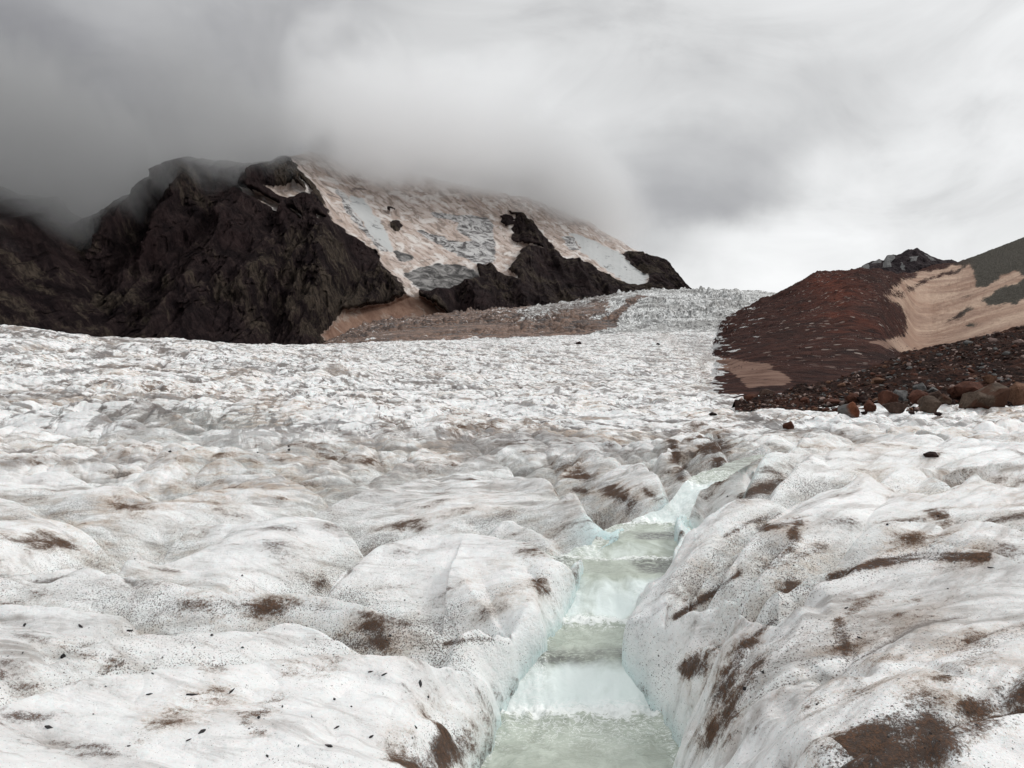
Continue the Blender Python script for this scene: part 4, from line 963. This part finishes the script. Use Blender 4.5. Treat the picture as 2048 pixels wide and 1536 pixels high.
protos = {}
def place_rock(name, me, mat, x, y, z, w_, d, h, rot, label, cat, group=None, tilt=(0, 0)):
    key = (me.name, mat)
    if key not in protos:
        m2 = me.copy(); m2.name = name; m2.materials.clear(); m2.materials.append(SM[mat]); protos[key] = m2
    o = bpy.data.objects.new(name, protos[key]); C.objects.link(o)
    o.location = (x, y, z); o.scale = (w_, d, h); o.rotation_euler = (tilt[0], tilt[1], rot)
    return tag(o, label, cat, group)


# x0, y0, x1, y1 in the picture, stone, surface, label
BOULD = [
    (1676, 806, 1719, 834, 'mixed', 'i', 'rounded boulder on the ice, rust red on its left half and grey on its right'),
    (1728, 804, 1752, 828, 'rust', 'i', 'small angular rust red boulder on ice, just right of the two-coloured rounded boulder'),
    (1692, 789, 1720, 808, 'rust', 'r', 'bright rust red boulder just behind the rust and grey rounded boulder'),
    (1756, 784, 1795, 820, 'rust', 'r', 'tall dark red boulder leaning behind a low brown block, left of the pointed grey boulder'),
    (1786, 782, 1817, 806, 'grey', 'r', 'pointed grey boulder with a peaked top wedged between two reddish boulders'),
    (1768, 806, 1812, 828, 'brown', 'i', 'low wide brown block on the ice under the pointed grey boulder'),
    (1811, 783, 1859, 817, 'rust', 'r', 'broad reddish brown boulder with a flat top, right of the pointed grey boulder'),
    (1840, 795, 1878, 829, 'olive', 'i', 'olive grey boulder with a narrow foot poking down into the ice'),
    (1856, 784, 1886, 803, 'brown', 'r', 'brown boulder behind the olive grey one with the narrow foot'),
    (1876, 796, 1902, 819, 'olive', 'i', 'small lichen coloured boulder right of the olive grey one with the narrow foot'),
    (1901, 765, 1972, 799, 'rust', 'r', 'long low rust brown boulder behind the biggest boulder'),
    (1926, 768, 2023, 820, 'olive', 'i', 'biggest boulder of all, brown and twin humped, resting on the ice near the right edge'),
    (2019, 770, 2092, 813, 'ochre', 'i', 'orange brown boulder cut off by the right edge of the photograph'),
    (1966, 752, 1990, 770, 'ochre', 'r', 'pale orange boulder perched above the biggest boulder'),
    (1989, 774, 2008, 788, 'grey', 'r', 'pale grey stone behind the right hump of the biggest boulder'),
    (1745, 758, 1768, 770, 'ochre', 'r', 'orange stone alone halfway up the dark rubble slope'),
    (1826, 768, 1852, 784, 'grey', 'r', 'pale grey stone with a rounded top, above the broad reddish brown boulder'),
    (1858, 776, 1876, 790, 'grey', 'r', 'greyish stone behind the brown boulder at the foot of the rubble'),
    (1488, 789, 1519, 803, 'rust', 'i', 'leftmost rust brown boulder where the rubble meets the ice'),
    (1518, 780, 1549, 802, 'brown', 'i', 'dark brown boulder second from the left end of the rubble'),
    (1535, 789, 1559, 804, 'dark', 'i', 'dark low boulder third from the left end of the rubble'),
    (1580, 793, 1600, 808, 'brown', 'i', 'brown boulder at the foot of the rubble, left of the group of reddish ones'),
    (1598, 796, 1620, 811, 'rust', 'i', 'reddish boulder at the foot of the rubble with a darker one on its left'),
    (1648, 800, 1682, 813, 'rust', 'i', 'low reddish boulder at the ice edge, left of the rust and grey rounded one'),
    (1566, 845, 1589, 861, 'rust', 'i', 'single reddish boulder lying alone on the white ice beside the stream gully'),
    (1418, 826, 1434, 833, 'dark', 'i', 'small dark stone alone on the ice left of the rubble'),
    (1850, 908, 1877, 919, 'dark', 'i', 'flat dark stone melting into the ice on the right bank, below the boulders'),
    (1754, 790, 1766, 800, 'brown', 'r', 'small brown stone left of the tall dark red boulder'),
    (1900, 802, 1912, 811, 'dark', 'i', 'small black stone on the ice left of the biggest boulder'),
    (1722, 824, 1735, 831, 'dark', 'i', 'tiny dark stone on the ice under the small angular rust red boulder'),
    (1815, 824, 1830, 831, 'dark', 'i', 'dark pebble on the ice right of the low wide brown block'),
    (1870, 826, 1884, 833, 'dark', 'i', 'dark pebble on the ice right of the narrow footed boulder'),
    (1151, 684, 1163, 689, 'dark', 'i', 'dark stone far up on the white glacier below the icefall'),
    (1312, 687, 1320, 691, 'dark', 'i', 'tiny dark stone far up the glacier, right of the other far one'),
]
big = [rock_mesh(s_, 2, 17, .10, .05) for s_ in (3, 5, 8, 11, 14, 17, 21, 25)]
twin = rock_mesh(31, 2, 20, .09, .05); twin.name = 'twin'
for v in twin.vertices:
    c = v.co; k = .5 + .5 * math.tanh((c.x) * 9)
    c.z *= (.72 + .28 * k) * (1 - .22 * math.exp(-((c.x + .06) / .10) ** 2)) * (1 - .5 * max(0, abs(c.x) - .36) / .14)
for i, (x0, y0, x1, y1, mt, sf, lab) in enumerate(BOULD):
    cx = (x0 + x1) / 2
    x, y, z = (hit(cx, y1 - 1, y0=4) if sf == 'i' else rub_hit(cx, y1 - 2))
    w_ = (x1 - x0) / F * y; h_ = (y1 - y0) / F * y
    y += w_ * .3; x = (cx - 1024) / F * y
    w_ *= 1.06
    nm = 'boulder' if (x1 - x0) > 17 else 'stone'
    place_rock(nm, twin if 'twin' in lab else big[i % 8], mt, x, y, z - h_ * .15, w_, w_ * .8, h_ * 1.2, 0 if i % 2 or 'twin' in lab else math.pi, lab, 'boulder' if nm == 'boulder' else 'stone', 'boulders at the foot of the rubble' if x0 > 1480 and y1 < 835 and nm == 'boulder' else None)

# rubble on the near moraine: the largest 240 as things, the small rest as one mass
rs2 = np.random.RandomState(12); N = 5200
cpx = rs2.uniform(1480, 2330, N); tpos = rs2.rand(N) ** 1.15 * .79
wpx = np.exp(rs2.normal(1.42, .42, N)); wpx = wpx * (1 + .55 * (1 - tpos)) * np.where(cpx < 1640, .75, 1)
jj = ((cpx - 1470) / 1130 * (rubX.shape[1] - 1)).astype(int); ii = (tpos * rubX.shape[0]).astype(int)
rx, ry, rz = rubX[ii, jj], rubY[ii, jj], rubZ[ii, jj]
keep = fbm(rx / 2.2, ry / 4, 2, 181) > rs2.uniform(-.55, .15, N)
wpx = wpx * np.where((tpos < .12), 1.25, 1)
size = np.clip(wpx, 2.2, 21) / F * ry
mats = rs2.choice(['rust', 'brown', 'dark', 'ochre', 'pale', 'grey', 'brown'], N, p=[.20, .22, .12, .08, .16, .12, .10])
order = [k for k in np.argsort(-wpx * (cpx < 2060)) if keep[k]]
small = [rock_mesh(100 + s_, 1, 12, .05, .0) for s_ in range(6)]
tiny = [rock_mesh(200 + s_, 0, 9, 0, 0) for s_ in range(6)]
names = {'rust': 'rust red', 'brown': 'brown', 'dark': 'dark brown', 'ochre': 'orange brown', 'pale': 'pale pinkish', 'grey': 'grey'}
for n_, k in enumerate(order[:240]):
    s_ = size[k]
    c_ = names[mats[k]]
    place_rock('rubble_stone', small[k % 6], mats[k], rx[k], ry[k], rz[k] - s_ * .22, s_, s_ * rs2.uniform(.6, 1), s_ * rs2.uniform(.5, .8), rs2.uniform(0, 6.3),
               c_ + ' stone half sunk in the dark rubble slope above the boulders', 'stone', c_ + ' stones in the rubble slope')


def scatter(name, idx, X_, Y_, Z_, S_, matof, meshes):
    tmpl = []
    for me in meshes:
        c = np.empty(len(me.vertices) * 3); me.vertices.foreach_get('co', c); c = c.reshape(-1, 3)
        me.calc_loop_triangles(); tr_ = np.empty(len(me.loop_triangles) * 3, np.int32); me.loop_triangles.foreach_get('vertices', tr_); tmpl.append((c, tr_.reshape(-1, 3)))
    V, Q, M = [], [], []; off = 0; ml = sorted(set(matof[k] for k in idx))
    r_ = np.random.RandomState(5)
    for k in idx:
        c, tr_ = tmpl[k % len(tmpl)]; a = r_.rand() * 6.3; s_ = S_[k]
        c = c * [s_, s_ * r_.uniform(.6, 1), s_ * r_.uniform(.45, .8)]; tl = r_.uniform(-.4, .4)
        c = np.stack([c[:, 0] * math.cos(a) - c[:, 1] * math.sin(a), c[:, 0] * math.sin(a) + c[:, 1] * math.cos(a), c[:, 2] + tl * c[:, 0]], 1)
        V.append(c + [X_[k], Y_[k], Z_[k] - s_ * .2]); Q.append(tr_ + off); off += len(c); M.append(np.full(len(tr_), ml.index(matof[k]), np.int32))
    o = raw_mesh(name, np.concatenate(V), np.concatenate(Q), None, smooth=False)
    for n_ in ml: o.data.materials.append(SM[n_])
    o.data.polygons.foreach_set('material_index', np.concatenate(M)); o['kind'] = 'stuff'; return o


o = scatter('rubble', order[240:], rx, ry, rz, size, mats, tiny)
tag(o, 'countless small brown and grey stones covering the near rubble slope', 'rubble')
# pale stones strewn over the dark hill behind
N = 1500; hp = rs2.uniform(1430, 1850, N); hy = np.exp(rs2.uniform(np.log(90), np.log(620), N))
hx = (hp - 1024) / F * hy; hz = moraine_z(hx, hy); hpy = pyof(hz, hy)
ok = (fbm(hp / 60, hpy / 40, 2, 191) > -.1) & ((hp < 1800) | (hpy > 690))
hs = np.exp(rs2.normal(.75, .38, N)) / F * hy
hm = rs2.choice(['pale', 'brown', 'rust', 'grey'], N, p=[.35, .3, .2, .15])
o = scatter('hill_stones', [k for k in range(N) if ok[k]], hx, hy, hz, hs, hm, tiny)
tag(o, 'pale specks of stones strewn over the dark red brown hill', 'rubble')

# slate chips and pebbles on the near ice: (px, py, width px, height/width)
def chip_mesh(seed):
    rnd = random.Random(seed); n = 7; bm = bmesh.new()
    pts = []
    for i in range(n):
        a = (i + rnd.uniform(-.3, .3)) / n * 2 * math.pi; r_ = rnd.uniform(.7, 1)
        pts.append((math.cos(a) * r_, math.sin(a) * r_ * (1 - .5 * abs(math.cos(a)))))
    top = [bm.verts.new((x * .92, y * .92, 1 + rnd.uniform(-.25, .25))) for x, y in pts]; mid = [bm.verts.new((x, y, .45)) for x, y in pts]; bot = [bm.verts.new((x * .9, y * .9, 0)) for x, y in pts]
    bm.faces.new(top); bm.faces.new(bot[::-1])
    for i in range(n):
        j = (i + 1) % n; bm.faces.new((mid[i], mid[j], top[j], top[i])); bm.faces.new((bot[i], bot[j], mid[j], mid[i]))
    bmesh.ops.triangulate(bm, faces=bm.faces[:]); me = bpy.data.meshes.new('slate_chip'); bm.to_mesh(me); bm.free(); me.materials.append(SM['slate']); return me


chips = [chip_mesh(s_) for s_ in range(6)]
CH = [(117, 1318, 16, .8), (420, 1274, 24, 0), (481, 1299, 8, .5), (378, 1396, 28, 0), (839, 1373, 24, 0), (766, 1355, 17, 0), (739, 1349, 13, 0), (666, 1406, 9, .8), (513, 1443, 10, .9), (654, 1499, 30, 0), (400, 1469, 26, 0), (371, 1488, 14, .3),
      (90, 1462, 24, 0), (293, 1395, 14, 0), (459, 1388, 26, 0), (740, 1482, 15, 0), (671, 1463, 18, 0), (593, 1499, 12, .3), (829, 1461, 10, 0), (561, 1419, 14, 0), (854, 1399, 8, .6), (481, 1154, 6, .9), (808, 1205, 5, .9), (266, 1122, 4, .9),
      (512, 1271, 4, .9), (779, 1276, 8, .5), (385, 1301, 9, .3), (156, 1257, 22, 0), (39, 1311, 14, 0), (254, 1265, 16, 0), (44, 1253, 18, 0), (1986, 1138, 14, .3), (1696, 1220, 12, .3), (1723, 1280, 14, .3), (1530, 1349, 10, .5), (1495, 1382, 13, .8),
      (1776, 1051, 7, .9), (1823, 1045, 5, .9), (1879, 1034, 6, .7), (1589, 1133, 5, .8), (1457, 995, 5, .8), (1558, 947, 8, .4), (1639, 1415, 8, .5), (1434, 1401, 5, .9), (1480, 1470, 4, .9), (338, 905, 9, .7), (577, 895, 6, .8), (578, 901, 9, .6), (514, 907, 6, .7),
      (300, 1352, 9, .3), (700, 1420, 7, .5), (530, 1520, 14, 0), (620, 1440, 8, .4), (250, 1500, 9, .3), (205, 1380, 6, .5), (880, 1340, 6, .4), (180, 1435, 6, .6), (320, 1320, 6, .5), (1900, 1180, 6, .5), (1760, 1440, 7, .5), (1650, 1500, 6, .5)]
rc = random.Random(4)
for i, (cx, cpy, wp, hw) in enumerate(CH):
    x, y, z = hit(cx, cpy, y0=1.5, y1=40)
    e = .04; gx = float(glacier_z(np.array([x + e]), np.array([y]))[0] - glacier_z(np.array([x - e]), np.array([y]))[0]) / (2 * e)
    gy = float(glacier_z(np.array([x]), np.array([y + e]))[0] - glacier_z(np.array([x]), np.array([y - e]))[0]) / (2 * e)
    nrm = Vector((-max(-1, min(1, gx)), -max(-1, min(1, gy)), 1)).normalized()
    wm = .85 * wp / F * y; flat = hw < .45
    me = chips[i % 6]
    o = bpy.data.objects.new('slate_chip' if flat else 'pebble', me if flat else protos.get('peb') or None)
    if not flat:
        if 'peb' not in protos:
            m2 = rock_mesh(77, 1, 12, .05, .0); m2.name = 'pebble'; m2.materials.append(SM['slate']); protos['peb'] = m2
        bpy.data.objects.remove(o); o = bpy.data.objects.new('pebble', protos['peb'])
    C.objects.link(o); o.location = (x, y, z - (.002 if flat else wm * hw * .3))
    o.rotation_mode = 'QUATERNION'; o.rotation_quaternion = nrm.to_track_quat('Z', 'Y') @ Vector((0, 0, 1)).rotation_difference(Vector((math.sin(.1), 0, 1))) @ __import__('mathutils').Quaternion((0, 0, 1), rc.uniform(-.5, .9))
    o.scale = (wm * .60, wm * rc.uniform(.12, .34), max(.006, wm * .10)) if flat else (wm, wm * .8, wm * hw)
    side = 'left' if cx < 1100 else 'right'
    if i == 0: lab, grp = 'rounded black stone sitting in the hollow at the left edge of the near ice', None
    elif flat: lab, grp = 'flat dark slate chip lying on the near white ice %s of the stream' % side, 'slate chips on the ice %s of the stream' % side
    else: lab, grp = 'small black pebble melted into the ice %s of the stream' % side, 'pebbles on the ice %s of the stream' % side
    tag(o, lab, 'stone', grp)
# ------------------------------------------------------------------ cloud bank sitting on the mountain
def cloud_bank():
    bm = bmesh.new(); bmesh.ops.create_cube(bm, size=1.0)
    x0, x1, y0, y1, z0, z1 = -2600, 1000, 520, 3400, 120, 760
    for v in bm.verts: v.co = ((v.co.x + .5) * (x1 - x0) + x0, (v.co.y + .5) * (y1 - y0) + y0, (v.co.z + .5) * (z1 - z0) + z0)
    me = bpy.data.meshes.new('cloud'); bm.to_mesh(me); bm.free()
    o = bpy.data.objects.new('cloud', me); C.objects.link(o)
    m = bpy.data.materials.new('cloud_vapour'); m.use_nodes = True; t = NT(m.node_tree); t.N.clear()
    P = t.n('NewGeometry', out=0); s = t.n('SeparateXYZ', out=None, i0=P)
    x, y, z = s.outputs[0], s.outputs[1], s.outputs[2]
    xr = t.m('MULTIPLY_ADD', x, 1 / 2000, .75)      # x -1500..500 -> 0..1
    ZC = [(-1500, 160), (-900, 172), (-700, 180), (-620, 190), (-560, 155), (-525, 140), (-490, 200), (-455, 258), (-430, 258), (-400, 252), (-360, 345), (-290, 372), (-200, 388), (-33, 438), (150, 440), (280, 424), (400, 392), (500, 385)]
    zc = t.ramp(xr, [((a + 1500) / 2000, b / 500) for a, b in ZC])
    zc = t.mul(zc, 500)
    n = t.noise(P, .0065, 7, .62, .8); n0 = t.noise(P, .0030, 4, .55)
    h = t.add(t.sub(z, zc), t.add(t.mul(t.sub(n, .5), 250), t.mul(t.sub(n0, .5), 130)))
    up = t.step(h, -10, 85)
    top = t.mul(t.step(t.sub(t.sub(z, zc), t.mul(t.sub(n, .5), 420)), 240, 60), t.step(t.add(x, t.mul(t.sub(n, .5), 200)), 500, 60))
    yf = t.m('MULTIPLY_ADD', t.m('MAXIMUM', x, -640), 1.55, 1650)
    fr = t.step(t.sub(y, yf), -60, 160)
    d = t.mul(t.mul(up, fr), t.mul(top, .030))
    alb = t.ramp(t.add(xr, t.mul(t.sub(n0, .5), .10)), [((a + 1500) / 2000, b) for a, b in CLOUD_ALB], 'EASE')
    vol = t.N.new('ShaderNodeVolumePrincipled')
    t.put(vol.inputs['Color'], alb); t.put(vol.inputs['Density'], d); vol.inputs['Anisotropy'].default_value = .2
    out = t.N.new('ShaderNodeOutputMaterial'); t.L.new(vol.outputs[0], out.inputs['Volume'])
    me.materials.append(m)
    tag(o, 'grey cloud bank hanging over the mountain top', 'cloud', kind='stuff')
    return o


CLOUD_ALB = [(-1500, .54), (-560, .57), (-420, .66), (-370, .72), (-320, .96), (-100, .95), (80, .86), (500, .82)]
cloud_bank()
